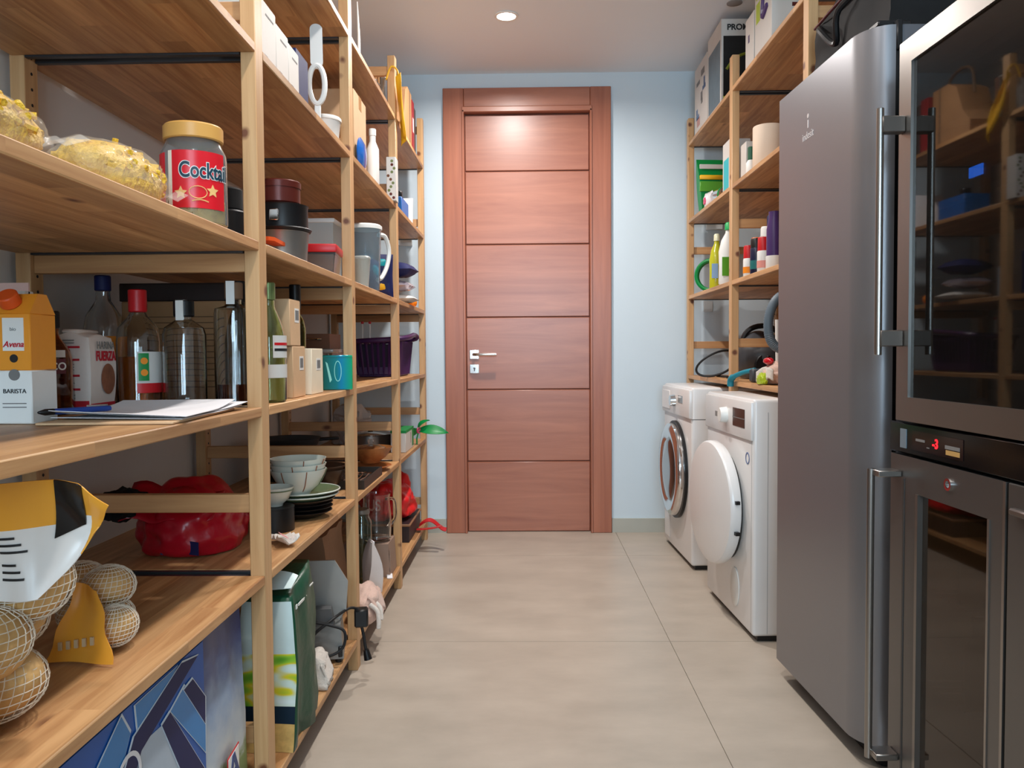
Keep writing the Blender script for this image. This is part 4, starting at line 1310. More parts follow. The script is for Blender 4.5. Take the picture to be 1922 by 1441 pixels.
add(t, 'barrel', xf(lathe([(0, -0.055), (0.003, -0.054), (0.005, -0.045), (0.005, 0.045), (0.004, 0.05), (0, 0.05)], 14), rot=(0, PI / 2, 0)), mat('pen_blue', (30, 60, 130), 0.3))
add(t, 'tip', xf(lathe([(0.0052, -0.044), (0.0052, -0.058), (0.002, -0.068), (0, -0.07)], 14), rot=(0, PI / 2, 0)), BLACK)
add(t, 'clip', box(0.01, 0.045, -0.001, 0.001, 0.005, 0.0075), CHROME, sharp=0)

# ---------- row C, second bay
t, sx, sy = carton('wooden_wine_box', 'light brown barcoded box under a matching box beside the green bottle', 'box', -0.665, -0.572, 1.975, 2.085, C_, 0.127, CARD2)
barcode(t, 'PX', 0.02, 0.085, 0.035, 0.035, sx / 2)
t, sx, sy = carton('wooden_wine_box', 'light brown barcoded box stacked on top beside the green bottle', 'box', -0.66, -0.572, 1.955, 2.045, C_ + 0.1288, 0.112, CARD2)
barcode(t, 'PX', 0.014, 0.075, 0.035, 0.035, sx / 2)
t, sx, sy = carton('cream_box', 'small cream box with barcode next to the teal box', 'box', -0.632, -0.571, 2.145, 2.262, C_, 0.122, mat('cream_card', (236, 222, 196), 0.6))
barcode(t, 'PX', 0.01, 0.08, 0.04, 0.032, sx / 2)
t = thing('teal_box', 'shiny teal and green gift box at the edge before the second post', 'box', (-0.578, 2.455, C_), math.radians(20))
TM = mat('teal_foil', (0, 150, 150), 0.16, 0.45, coat=0.6, var=0)
nn, LL = TM.node_tree.nodes, TM.node_tree.links
tc_ = nn.new('ShaderNodeTexCoord')
sp_ = nn.new('ShaderNodeSeparateXYZ')
LL.new(tc_.outputs['Generated'], sp_.inputs[0])
rp_ = nn.new('ShaderNodeValToRGB')
rp_.color_ramp.elements[0].color = lin((0, 110, 100))
rp_.color_ramp.elements[1].color = lin((0, 190, 120))
e_ = rp_.color_ramp.elements.new(0.45)
e_.color = lin((0, 140, 150))
e_ = rp_.color_ramp.elements.new(0.62)
e_.color = lin((0, 150, 200))
LL.new(sp_.outputs[0], rp_.inputs[0])
LL.new(rp_.outputs[0], nn['Principled BSDF'].inputs['Base Color'])
add(t, 'box_body', cbox(0.088, 0.06, 0.104, 0.002), TM)
add(t, 'lid_line', box(-0.0443, 0.0443, -0.0303, 0.0303, 0.096, 0.0972), DKGREEN, sharp=0)
TP = mat('teal_print', (150, 226, 214), 0.3, var=0)
lf = [(0.010 * math.cos(a), 0.056 + 0.03 * math.sin(a)) for a in [k * PI / 12 for k in range(24)]]
add(t, 'leaf_print', tube([(x, -0.0303, z) for x, z in lf], 0.0012, 5, True), TP, sharp=0)
add(t, 'leaf_print', prism([(-0.036, 0.085), (-0.03, 0.08), (-0.018, 0.03), (-0.024, 0.022)], -0.0308, -0.03, 'Y'), TP, sharp=0)
bottle('olive_oil_bottle', 'tall olive oil bottle with black cap behind the cream box', (-0.66, 2.31, C_), [(0, 0), (0.026, 0), (0.029, 0.005), (0.029, 0.18), (0.024, 0.205), (0.0125, 0.225), (0.0125, 0.24)], mat('oil_glass', (170, 180, 110), 0.03, trans=1, var=0), 0.19, OILLIQ, (0.016, 0.236, 0.306), BLACK)
bottle('dark_wine_bottle', 'dark bottle with black top hidden behind the stacked brown boxes', (-0.735, 2.31, C_), [(0, 0), (0.034, 0), (0.037, 0.006), (0.037, 0.17), (0.028, 0.2), (0.0145, 0.225), (0.0145, 0.262)], DGLASS, None, None, (0.019, 0.25, 0.295), BLACK)
t = thing('glass_storage_box', 'glass storage box with brown contents behind the teal box', 'container', (-0.75, 2.78, C_))
add(t, 'glass_body', blk(0.20, 0.16, 0.11, 3, lambda u, v, w_, c: (c.x * (0.92 + 0.08 * w_), c.y * (0.92 + 0.08 * w_), c.z)), GLASS)
add(t, 'contents', cbox(0.17, 0.13, 0.07, 0.004, 0.006), BROWN)
add(t, 'lid', cbox(0.21, 0.17, 0.014, 0.004, 0.111, 2), mat('clear_lid', (200, 190, 180), 0.15, trans=0.5, var=0))
t = thing('wooden_crate', 'shallow brown wooden tray stacked on the glass storage box', 'tray', (-0.76, 2.79, C_ + 0.126))
add(t, 'tray_body', join(box(-0.1, 0.1, -0.08, 0.08, 0, 0.008), box(-0.1, 0.1, -0.08, -0.072, 0.008, 0.05), box(-0.1, 0.1, 0.072, 0.08, 0.008, 0.05), box(-0.1, -0.092, -0.072, 0.072, 0.008, 0.05), box(0.092, 0.1, -0.072, 0.072, 0.008, 0.05)), BROWN, sharp=0)
add(t, 'tray_handle', tube(spline([(0.03, -0.082, 0.03), (0.03, -0.095, 0.032), (0.07, -0.095, 0.032), (0.07, -0.082, 0.03)], 4), 0.003), CHROME)

# ---------- row C, third and far bay
t = thing('purple_basket', 'dark purple slotted plastic basket past the second post', 'basket', (-0.69, 3.92, C_))


def basket_bars():
    gs = []
    W0, D0, H0 = 0.11, 0.17, 0.165
    k = lambda w_: 0.86 + 0.14 * w_
    pts = []
    for i in range(9):
        pts.append((-W0 + 2 * W0 * i / 8, -D0))
        pts.append((-W0 + 2 * W0 * i / 8, D0))
    for i in range(1, 12):
        pts.append((-W0, -D0 + 2 * D0 * i / 12))
        pts.append((W0, -D0 + 2 * D0 * i / 12))
    for x, y in pts:
        gs.append(tube([(x * k(0), y * k(0), 0.008), (x * k(1), y * k(1), H0)], 0.0065, 5))
    return join(*gs)


add(t, 'slat', basket_bars(), PURPLE, kind='stuff')
add(t, 'base', cbox(0.19, 0.292, 0.012, 0.004), PURPLE)
add(t, 'dark_infill', blk(0.195, 0.31, 0.14, 2, lambda u, v, w_, c: (c.x * (0.88 + 0.12 * w_), c.y * (0.88 + 0.12 * w_), c.z + 0.012)), mat('basket_slot_shade', (40, 22, 46), 0.7))  # dark block added inside so the gaps between slats read as shaded
add(t, 'lower_band', join(box(-0.098, 0.098, -0.152, -0.148, 0.012, 0.045), box(-0.098, 0.098, 0.148, 0.152, 0.012, 0.045), box(-0.098, -0.094, -0.15, 0.15, 0.012, 0.045), box(0.094, 0.098, -0.15, 0.15, 0.012, 0.045)), PURPLE, sharp=0)
add(t, 'rim', tube(spline([(-0.115, -0.175, 0.165), (0.115, -0.175, 0.178), (0.13, 0.12, 0.2), (0.115, 0.175, 0.178), (-0.115, 0.175, 0.165)], 5, True), 0.012, 8, True), PURPLE)
t = thing('hook_hanger', 'white plastic hooks with red tips standing in the purple basket', 'hooks', (-0.77, 3.80, C_ + 0.153))
for x in (0.0, 0.035):
    h = add(t, 'hook', tube(spline([(x, 0, 0.001), (x, 0, 0.05), (x, 0.0, 0.09), (x - 0.01, 0, 0.1)], 5), 0.0045, 8), WPLAS)
    add(h, 'hook_tip', xf(cyl(0.007, 0, 0.012, 10, 0.002), (x, 0, 0.095)), RED)

# ---------- row D, nearest bay: potatoes
NETG = []


def potatoes(parent, spots, seed):
    global NETG
    random.seed(seed)
    NETG = []
    for k, (x, y, z, rx, ry, rz_) in enumerate(spots):
        z += 0.008
        rot = (random.uniform(-0.4, 0.4), random.uniform(-0.4, 0.4), random.uniform(0, 3))
        add(parent, 'potato', xf(blob(rx, ry, rz_, 0.07, 1.6, seed + k, lv=3), rot=rot), POTATO, (x, y, z))
        # the net pulled round this potato: crossed threads
        for q in range(15):
            a = q * PI / 15
            pts = []
            for s in range(20):
                b = s * 2 * PI / 20
                p = Vector((math.cos(b) * math.cos(a + 0.25 * math.sin(b)), math.cos(b) * math.sin(a + 0.25 * math.sin(b)), math.sin(b)))
                pts.append((x + p.x * (rx + 0.005), y + p.y * (ry + 0.005), z + p.z * (rz_ + 0.004)))
            NETG.append(tube(pts, 0.0007, 3, True))
        for q in range(1, 14):
            b = -PI / 2 + q * PI / 14
            pts = [(x + (rx + 0.005) * math.cos(b) * math.cos(s * PI / 9), y + (ry + 0.005) * math.cos(b) * math.sin(s * PI / 9), z + (rz_ + 0.004) * math.sin(b)) for s in range(18)]
            NETG.append(tube(pts, 0.0007, 3, True))
    add(parent, 'net', join(*NETG), NET, sharp=0, kind='stuff')


t = thing('potato_sack', 'large netted bag of potatoes with white and orange printed top at left edge', 'potato bag', (-0.685, 0.98, D_))
potatoes(t, [(0.02, 0.0, 0.042, 0.055, 0.06, 0.042), (-0.065, 0.04, 0.04, 0.045, 0.05, 0.04), (-0.04, -0.08, 0.043, 0.05, 0.05, 0.043), (0.03, -0.12, 0.042, 0.05, 0.055, 0.042),
             (0.025, -0.04, 0.108, 0.058, 0.06, 0.042), (-0.06, 0.0, 0.108, 0.045, 0.055, 0.04), (-0.02, -0.13, 0.11, 0.05, 0.05, 0.042), (0.0, 0.06, 0.105, 0.045, 0.05, 0.038), (0.05, 0.03, 0.162, 0.048, 0.05, 0.045), (-0.03, -0.03, 0.17, 0.05, 0.05, 0.042), (-0.05, -0.1, 0.165, 0.045, 0.05, 0.04)], 21)


def bagtop(u, v):
    # u: left to right, v: bottom to top; px-free local metres
    us = (0.0, 0.28, 0.58, 0.78, 1.0)
    top = ((0.01, 0.302), (0.06, 0.308), (0.117, 0.309), (0.15, 0.304), (0.178, 0.276))
    bot = ((0.01, 0.165), (0.062, 0.163), (0.098, 0.166), (0.124, 0.198), (0.148, 0.238))
    k = max(i for i in range(4) if us[i] <= u + 1e-9)
    f = min(1.0, max(0.0, (u - us[k]) / (us[k + 1] - us[k])))
    a = Vector(top[k]).lerp(Vector(top[k + 1]), f)
    b = Vector(bot[k]).lerp(Vector(bot[k + 1]), f)
    p = b.lerp(a, v)
    return (p.x, -0.05 + 0.05 * u + 0.010 * math.sin(u * 9 + v * 3) + 0.012 * math.sin(v * 4), p.y)


def sub(u0, u1, v0, v1, off=0.0):
    return lambda u, v: Vector(bagtop(u0 + (u1 - u0) * u, v0 + (v1 - v0) * v)) + Vector((0.0, -off, 0))


OSL = mat('sleeve_orange', (232, 160, 52), 0.35)
add(t, 'plastic_sleeve', sheet(sub(0, 0.86, 0, 0.60), 18, 10, 0.0015), FILMW)
add(t, 'plastic_sleeve', sheet(sub(0, 0.86, 0.60, 1.0), 18, 6, 0.0015), OSL, label='orange printed bag top')
add(t, 'plastic_sleeve', sheet(sub(0.86, 1.0, 0.0, 1.0), 4, 10, 0.0015), OSL, label='orange printed bag corner')
add(t, 'black_tape', sheet(sub(0.58, 0.80, 0.48, 1.0, 0.0025), 6, 9, 0.002), mat('black_tape', (18, 18, 20), 0.2))
for k in range(6):
    b0 = 0.52 - 0.06 * k - (0.05 if k > 2 else 0)
    add(t, 'printed_line', sheet(sub(0.24, 0.36 + 0.04 * (k % 3), b0, b0 + 0.02, 0.002), 6, 1, 0.0004), INK, sharp=0)
t = thing('potato_bag', 'smaller netted potato bag lying with orange printed label beside the large one', 'potato bag', (-0.695, 1.25, D_), 0.0)
potatoes(t, [(0.02, 0.02, 0.030, 0.038, 0.042, 0.030), (0.05, -0.01, 0.028, 0.028, 0.034, 0.028), (-0.03, 0.05, 0.030, 0.038, 0.042, 0.030), (0.022, 0.025, 0.080, 0.036, 0.038, 0.030), (-0.03, 0.04, 0.082, 0.036, 0.038, 0.030)], 33)
add(t, 'printed_label', sheet(lambda u, v: (-0.02 + 0.105 * u + 0.003 * math.sin(11 * v) + (0.035 - 0.07 * u) * v, -0.052 - 0.03 * (1 - v) + 0.006 * math.sin(u * 5), 0.004 + 0.112 * v - 0.012 * u * v), 12, 10, 0.002), mat('sleeve_orange', (232, 160, 52), 0.35), label='orange printed plastic label')
add(t, 'lettering', join(*[box(0.0 + 0.012 * q, 0.005 + 0.012 * q, -0.0815, -0.078, 0.022 + 0.002 * q, 0.034 + 0.002 * q) for q in range(5)]), mat('grey_print', (200, 176, 140), 0.5, var=0), sharp=0, kind='stuff')

# red bag with dark contents
t = thing('red_plastic_bag', 'crumpled dark red plastic bag lying behind the first post', 'bag', (-0.80, 1.92, D_))
add(t, 'bag_body', xf(blob(0.125, 0.145, 0.105, 0.20, 1.3, 12, flat=-0.055, lv=5), (0, 0, 0.058)), REDBAG)
add(t, 'bag_lip', sheet(lambda u, v: (-0.12 + 0.21 * u, -0.13 + 0.08 * v + 0.01 * math.sin(u * 8), 0.085 + 0.075 * v * (1 - u * 0.3) + 0.006 * math.sin(u * 13)), 16, 6, 0.002), REDBAG)
add(t, 'dark_contents', xf(blob(0.06, 0.06, 0.035, 0.3, 3.5, 2, lv=4), (-0.13, -0.09, 0.115)), BLACKM)
add(t, 'blue_print', sheet(lambda u, v: (-0.02 + 0.09 * u, -0.142 + 0.012 * math.sin(4 * u), 0.012 + 0.03 * v), 6, 3, 0.001), NAVY)

# ---------- row D, second bay: plates and bowls
PLT = lambda r: lathe([(0, 0.002), (r * 0.55, 0.0), (r * 0.62, 0.003), (r, 0.018), (r + 0.001, 0.0195), (r - 0.002, 0.0205), (r * 0.62, 0.006), (0, 0.005)], 44)
cx_, cy_ = -0.635, 2.26
zz_ = D_
plates = [('black dinner plate at the very bottom of the plate stack', 0.082, BLACK), ('second black dinner plate up from the shelf in the plate stack', 0.084, BLACK), ('third black dinner plate up from the shelf in the plate stack', 0.084, BLACK),
          ('dark brown plate above the black plates in the plate stack', 0.09, mat('brown_glaze', (58, 44, 36), 0.25)), ('grey green glazed plate second from top of the stack', 0.1, CERGREEN), ('pale green rimmed plate topmost in the stack under the bowls', 0.104, CERGREEN)]
for k, (lbl, r, m) in enumerate(plates):
    t = thing('dinner_plate', lbl, 'plate', (cx_, cy_, zz_), 0, 'stacked plates beside the red bag')
    add(t, 'plate_body', PLT(r), m)
    if k > 3:
        add(t, 'plate_rim', tube([((r) * math.cos(q * PI / 22), r * math.sin(q * PI / 22), 0.0198) for q in range(44)], 0.0022, 6, True), CERAMIC, label='pale glazed rim')
    zz_ += 0.0115
zz_ += 0.001
BWL = lambda r, h: lathe([(0, 0.0), (r * 0.42, 0.0), (r * 0.45, 0.006), (r * 0.72, h * 0.35), (r * 0.93, h * 0.8), (r, h), (r - 0.0022, h), (r * 0.93 - 0.0025, h * 0.8), (r * 0.72 - 0.003, h * 0.37), (r * 0.42, 0.0085), (0, 0.006)], 44)
for k, lbl in enumerate(('bottom striped ceramic bowl in the bowl stack on the plates', 'middle striped ceramic bowl in the bowl stack on the plates', 'top striped ceramic bowl in the bowl stack on the plates')):
    t = thing('ceramic_bowl', lbl, 'bowl', (-0.628, 2.20, zz_ + 0.006 + 0.015 * k), 0.4 * k, 'stacked striped bowls')
    add(t, 'bowl_body', BWL(0.076, 0.068), CERAMIC)
    for a in (-1.9, -1.0, 0.3, 1.9):
        pts = []
        for r, z in ((0.038, 0.01), (0.056, 0.0245), (0.0685, 0.047), (0.0765, 0.067)):
            pts.append((r * math.cos(a) * 1.008, r * math.sin(a) * 1.008, z))
        add(t, 'glaze_stripe', tube(spline(pts, 3), 0.0014, 5), CERRUST if a != 0.3 else CERGREEN)
t = thing('cake_ring', 'black round cake ring under the small striped bowl behind the first post', 'tin', (-0.66, 2.09, D_))
add(t, 'ring_wall', ring(0.047, 0.05, 0.0, 0.058, 36), BLACK)
add(t, 'ring_lid', cyl(0.0505, 0.0585, 0.062, 36), BLACK)
t = thing('small_bowl', 'small striped bowl on a black cake ring behind the first post', 'bowl', (-0.66, 2.09, D_ + 0.063))
add(t, 'bowl_body', BWL(0.05, 0.05), CERAMIC)
add(t, 'glaze_ring', tube([(0.0478 * math.cos(q * PI / 18), 0.0478 * math.sin(q * PI / 18), 0.042) for q in range(36)], 0.0018, 5, True), CERGREEN)
t = thing('paper_packet', 'crumpled white and pink paper packet in front of the plate stack', 'packet', (-0.588, 1.945, D_), 0.5)
add(t, 'packet_body', sheet(lambda u, v: (-0.03 + 0.05 * u, -0.06 + 0.1 * v, 0.004 + 0.035 * abs(u - 0.5) * (1 - v) + 0.006 * math.sin(v * 14 + u * 6) + 0.006), 8, 10, 0.002), WCLOTH)
add(t, 'pink_print', sheet(lambda u, v: (-0.022 + 0.018 * u, -0.05 + 0.03 * v, 0.032 - 0.012 * u), 3, 3, 0.001), mat('print_pink', (222, 150, 150), 0.5))
t = thing('dark_bowl', 'dark brown bowl stack half hidden by the second post beside the plates', 'bowl', (-0.69, 2.69, D_))
add(t, 'bowl_body', BWL(0.085, 0.075), mat('brown_glaze', (58, 44, 36), 0.25))
add(t, 'inner_bowl', xf(BWL(0.08, 0.065), (0, 0, 0.022)), mat('brown_glaze2', (88, 62, 46), 0.25))

# ---------- row D, third bay
PAN = lambda r, h: lathe([(0, 0), (r * 0.8, 0), (r * 0.86, 0.005), (r, h), (r + 0.003, h + 0.002), (r - 0.003, h), (r * 0.82, 0.007), (0, 0.004)], 40)
for k, (r, z, lbl, m) in enumerate(((0.13, 0.0, 'black frying pan lowest in the pan stack at the back', BLACK), (0.125, 0.05, 'black frying pan in the middle of the pan stack at the back', BLACKM), (0.115, 0.10, 'worn dark frying pan on top of the pan stack at the back', DGREY))):
    t = thing('frying_pan', lbl, 'pan', (-0.885, 2.98, D_ + z), 0.5 * k - 0.4, 'frying pans at the back')
    add(t, 'pan_body', PAN(r, 0.046), m)
    add(t, 'handle', xf(box(r - 0.004, r + 0.08, -0.01, 0.01, 0.03, 0.042, 0.003)), BLACK)
t = thing('wooden_bowl', 'wide brown wooden bowl with glass lid knob at the third post', 'bowl', (-0.625, 3.20, D_ + 0.026))
add(t, 'bowl_body', BWL(0.088, 0.062), WOODBOWL)
t = thing('serving_plate', 'orange brown shallow dish under the wooden bowl', 'plate', (-0.63, 3.17, D_))
add(t, 'plate_body', PLT(0.095), mat('orange_glaze', (168, 96, 48), 0.3))
add(t, 'foot_ring', ring(0.04, 0.046, -0.0, 0.004, 32), mat('orange_glaze', (168, 96, 48), 0.3))
t = thing('glass_lid', 'clear glass pan lid with knob lying in the wooden bowl', 'cover', (-0.62, 3.19, D_ + 0.082))  # shallow glass pan lid with its knob
add(t, 'dome_glass', lathe([(0, 0.018), (0.03, 0.015), (0.058, 0.004), (0.06, 0.0), (0.057, 0.0015), (0.03, 0.012), (0, 0.015)], 36), GLASS)
add(t, 'knob', lathe([(0, 0.018), (0.008, 0.018), (0.014, 0.03), (0.01, 0.036), (0, 0.037)], 20), mat('knob_clear', (210, 200, 190), 0.1, trans=0.6, var=0))
t = thing('cutlery_tray', 'dark tray of silver cutlery at the shelf edge before the wooden bowl', 'tray', (-0.60, 2.88, D_))
add(t, 'tray_body', join(box(-0.05, 0.05, -0.17, 0.17, 0, 0.006), box(-0.05, 0.05, -0.17, -0.163, 0.006, 0.03), box(-0.05, 0.05, 0.163, 0.17, 0.006, 0.03), box(-0.05, -0.044, -0.163, 0.163, 0.006, 0.03), box(0.044, 0.05, -0.163, 0.163, 0.006, 0.03)), mat('dark_tray', (44, 36, 30), 0.4), sharp=0)
for q in range(5):
    lbl = ['silver fork on the aisle side of the dark tray', 'silver fork second from the aisle in the dark tray', 'silver spoon in the middle of the dark tray', 'silver spoon second from the back in the dark tray', 'silver spoon at the back of the dark tray'][q]
    k = thing('fork' if q < 2 else 'spoon', lbl, 'cutlery', (-0.562 - 0.019 * q, 2.88, D_ + 0.0145), 0.03 * (q % 3) - 0.03, 'cutlery in the dark tray')
    add(k, 'handle', tube([(0, -0.1, 0.004), (0, 0.0, 0.0), (0, 0.06, 0.004)], [0.004, 0.0025, 0.002], 6), CHROME)
    if q < 2:
        add(k, 'fork_head', join(xf(cbox(0.016, 0.02, 0.003), (0, 0.068, 0.002)), *[xf(cbox(0.0022, 0.04, 0.002), (dx, 0.095, 0.003)) for dx in (-0.006, -0.002, 0.002, 0.006)]), CHROME, sharp=0)
    else:
        add(k, 'spoon_bowl', xf(lathe([(0, 0), (0.008, 0.002), (0.011, 0.006), (0.010, 0.006), (0.007, 0.003), (0, 0.0015)], 18), (0, 0.085, 0), sc=(1, 2.0, 1)), CHROME)

# ---------- row D, far bay
t = thing('steel_pan', 'stainless pan with flat lid behind the third post on the plate shelf', 'pan', (-0.755, 3.88, D_))
add(t, 'pan_body', lathe([(0, 0), (0.105, 0), (0.11, 0.006), (0.11, 0.07), (0.113, 0.073), (0.107, 0.073), (0.106, 0.008), (0, 0.004)], 40), BRUSHED)
add(t, 'pan_lid', lathe([(0, 0.09), (0.06, 0.086), (0.112, 0.075), (0.112, 0.072), (0, 0.072)], 40), CHROME)
add(t, 'lid_knob', lathe([(0, 0.088), (0.008, 0.088), (0.015, 0.1), (0, 0.106)], 18), BLACK)
t = thing('white_bag', 'crumpled white plastic bag at the back of the far bay above the plate shelf', 'bag', (-0.90, 4.14, D_))
add(t, 'bag_body', xf(blob(0.10, 0.11, 0.12, 0.3, 1.8, 31, flat=-0.07, lv=4, ridge=True), (0, 0, 0.072)), mat('white_bag', (206, 200, 196), 0.4, bump=0.4, bs=25))
add(t, 'red_print', sheet(lambda u, v: (0.03 + 0.05 * u, -0.125 + 0.01 * u, 0.06 + 0.05 * v), 3, 3, 0.002), RED)
t, sx, sy = carton('gift_box', 'white and green gift box at the far end under a leaf bow', 'box', -0.63, -0.56, 3.72, 3.98, D_, 0.10, OFFW)
add(t, 'green_trim', box(-sx / 2 - 0.0008, sx / 2 + 0.0008, -sy / 2 - 0.0008, sy / 2 + 0.0008, 0.09, 0.1016), GREEN, sharp=0)
decal(t, 'green_end', GREEN, 'PX', 0.10, 0.05, 0.055, 0.08, sx / 2)
decal(t, 'print_mark', MAROON, 'PX', 0.03, 0.055, 0.008, 0.05, sx / 2)
t = thing('leaf_bow', 'green leaf bow with pink tie sticking out over the aisle', 'bow', (-0.545, 4.06, D_ + 0.07))


def leaf(L, Wd, rot, loc):
    g = sheet(lambda u, v: (L * u, Wd * (v - 0.5) * 2 * math.sin(PI * min(1, u * 0.93 + 0.07)) ** 0.8, 0.012 * math.sin(PI * u) - 0.02 * u * u + 0.012 * abs(v - 0.5)), 10, 4, 0.002)
    return xf(g, loc, rot)


add(t, 'leaf', leaf(0.15, 0.028, (0.9, 0.02, -0.1), (0.0, 0.0, 0.0)), GREEN)
add(t, 'leaf', leaf(0.075, 0.024, (0.6, -0.95, -0.3), (0.0, 0.0, 0.0)), GREEN)
add(t, 'leaf', leaf(0.07, 0.022, (0.9, 0.5, 3.0), (0.0, 0.01, 0.0)), GREEN)
add(t, 'pink_tie', xf(blob(0.012, 0.012, 0.016, 0.15, 2, 3, lv=2)), mat('hot_pink', (222, 80, 120), 0.4))
add(t, 'stem', tube([(0, 0.0, 0), (-0.01, 0.0, -0.04), (-0.01, 0.0, -0.07)], 0.004, 6), GREEN)

# ---------- row E (bottom shelf)


def shopper(u, v, w_, c):
    return (0.085 - (1 - u) / 2 * 0.17 * (1 - 0.35 * w_), c.y * (1 - 0.02 * w_), c.z)


t = thing('blue_shopping_bag', 'large blue striped shopping bag on the bottom shelf', 'shopping bag', (-0.665, 1.185, E_))
add(t, 'bag_body', blk(0.17, 0.47, 0.40, 6, shopper), mat('bag_blue', (6, 86, 172), 0.45, var=0.06))


def panel(name, pts, m, k, edge=True):
    if edge:
        c = sum((Vector(p) for p in pts), Vector((0, 0))) / len(pts)
        e = [tuple(c + (Vector(p) - c) * (1 + 0.003 / max(0.01, (Vector(p) - c).length) * 1.6)) for p in pts]
        pe = add(t, 'print_edge', prism(e, 0.0845 + 0.0006 * k, 0.0852 + 0.0006 * k, 'X'), mat('edge_white', (200, 214, 226), 0.4, var=0), sharp=0)
    return add(t, name, prism(pts, 0.0848 + 0.0006 * k, 0.0856 + 0.0006 * k, 'X'), m, sharp=0)


panel('printed_panel', [(0.075, 0.325), (-0.02, 0.33), (-0.02, 0.02), (0.225, 0.02), (0.225, 0.10), (0.12, 0.235)], mat('bag_grey', (170, 186, 202), 0.4), 1, False)
panel('printed_stripe', [(-0.022, 0.395), (0.12, 0.397), (-0.015, 0.345)], AZURE, 2)
panel('printed_stripe', [(-0.065, 0.397), (-0.041, 0.362), (-0.15, 0.20), (-0.22, 0.12), (-0.22, 0.30)], AZURE, 3)
panel('printed_stripe', [(0.148, 0.353), (0.093, 0.334), (0.228, 0.20), (0.23, 0.262)], AZURE, 2)
panel('printed_stripe', [(0.179, 0.352), (0.143, 0.348), (0.228, 0.252), (0.23, 0.30)], NAVY, 3)
panel('printed_stripe', [(0.09, 0.334), (0.06, 0.326), (0.15, 0.18), (0.228, 0.08), (0.228, 0.165)], NAVY, 3)
panel('printed_stripe', [(0.20, 0.385), (0.134, 0.397), (-0.03, 0.352), (-0.09, 0.28), (-0.07, 0.25), (-0.01, 0.321)], NAVY, 4)
add(t, 'printed_ring', xf(ring(0.03, 0.037, 0, 0.0008, 32), (0.0882, -0.05, 0.30), (0, PI / 2, 0)), PAPER, sharp=0)
add(t, 'bag_handle', tube(spline([(0.065, 0.09, 0.36), (0.075, 0.1, 0.405), (0.03, 0.14, 0.415), (0.06, 0.18, 0.37)], 6), 0.008, 8), BLACKM)

SKY = mat('bag_landscape', (90, 120, 160), 0.32, var=0)
nn, LL = SKY.node_tree.nodes, SKY.node_tree.links
tc_ = nn.new('ShaderNodeTexCoord')
sp_ = nn.new('ShaderNodeSeparateXYZ')
LL.new(tc_.outputs['Generated'], sp_.inputs[0])
nz_ = nn.new('ShaderNodeTexNoise')
nz_.inputs['Scale'].default_value = 3.5
nz_.inputs['Detail'].default_value = 5
mp_ = nn.new('ShaderNodeMapping')
mp_.inputs['Scale'].default_value = (1, 1.2, 3.0)
mp_.inputs['Rotation'].default_value = (0.5, 0, 0)
LL.new(tc_.outputs['Generated'], mp_.inputs[0])
LL.new(mp_.outputs[0], nz_.inputs['Vector'])
ma_ = nn.new('ShaderNodeMath')
ma_.operation = 'MULTIPLY_ADD'
ma_.inputs[1].default_value = 0.28
LL.new(nz_.outputs['Fac'], ma_.inputs[0])
LL.new(sp_.outputs[2], ma_.inputs[2])
rp_ = nn.new('ShaderNodeValToRGB')
el = rp_.color_ramp.elements
el[0].position = 0.16
el[0].color = lin((70, 92, 50))
el[1].position = 1.1
el[1].color = lin((34, 56, 112))
for p, c_ in ((0.42, (116, 140, 84)), (0.47, (196, 204, 206)), (0.72, (140, 162, 190)), (0.92, (62, 86, 140))):
    e_ = el.new(p)
    e_.color = lin(c_)
LL.new(ma_.outputs[0], rp_.inputs[0])
LL.new(rp_.outputs[0], nn['Principled BSDF'].inputs['Base Color'])
t = thing('grocery_bag', 'tall grocery bag printed with sky and meadow and an Aldi logo', 'shopping bag', (-0.655, 1.525, E_))
add(t, 'bag_body', blk(0.16, 0.20, 0.425, 6, lambda u, v, w_, c: (c.x * (1 - 0.2 * w_) + noise.noise(Vector((u, v * 2, w_ * 3))) * 0.008, c.y * (1 - 0.02 * w_), c.z)), SKY)
lo = add(t, 'logo', prism([(-0.03, 0.055), (0.03, 0.062), (0.03, 0.15), (-0.03, 0.143)], 0.0835, 0.0848, 'X'), RED, label='red edged white shop logo')
add(lo, 'logo_field', prism([(-0.027, 0.059), (0.027, 0.065), (0.027, 0.1465), (-0.027, 0.14)], 0.0848, 0.0856, 'X'), WPLAS, sharp=0)
add(lo, 'logo_letter', join(prism([(-0.024, 0.09), (-0.012, 0.092), (0.004, 0.143), (-0.008, 0.14)], 0.0856, 0.0866, 'X'), prism([(0.004, 0.143), (0.026, 0.098), (0.014, 0.096), (-0.002, 0.132)], 0.0856, 0.0864, 'X'), prism([(-0.01, 0.104), (0.012, 0.107), (0.012, 0.113), (-0.01, 0.11)], 0.0856, 0.0862, 'X')), mat('logo_blue', (28, 60, 120), 0.4), sharp=0)
add(lo, 'lettering', xf(text('ALDI', 0.021, bold=0.0008), (0.0862, 0.0, 0.074), FACE_PX), mat('logo_blue', (28, 60, 120), 0.4), sharp=0)

# pet food / compost bag: printed face to the camera, dark green side to the aisle
t = thing('green_sack', 'tall dark green sack with yellow green printed face beyond the first post', 'sack', (-0.603, 1.925, E_))


def sackfn(u, v, w_, c):
    q = noise.noise(Vector((u * 1.4, v * 2.0, w_ * 3.1 + 2))) * 0.012
    fl_ = 0.012 * math.sin(w_ * 6)
    top = 0.02 * (w_ ** 4) * v
    return (c.x * (1 + 0.10 * math.sin(PI * w_) - 0.08 * w_) + q + 0.006 * math.sin(v * 5) * (1 - w_ * 0.3) * (u > 0.5), c.y * (1 - 0.1 * w_) + fl_ * 0.4 + q * 0.5, c.z + top)


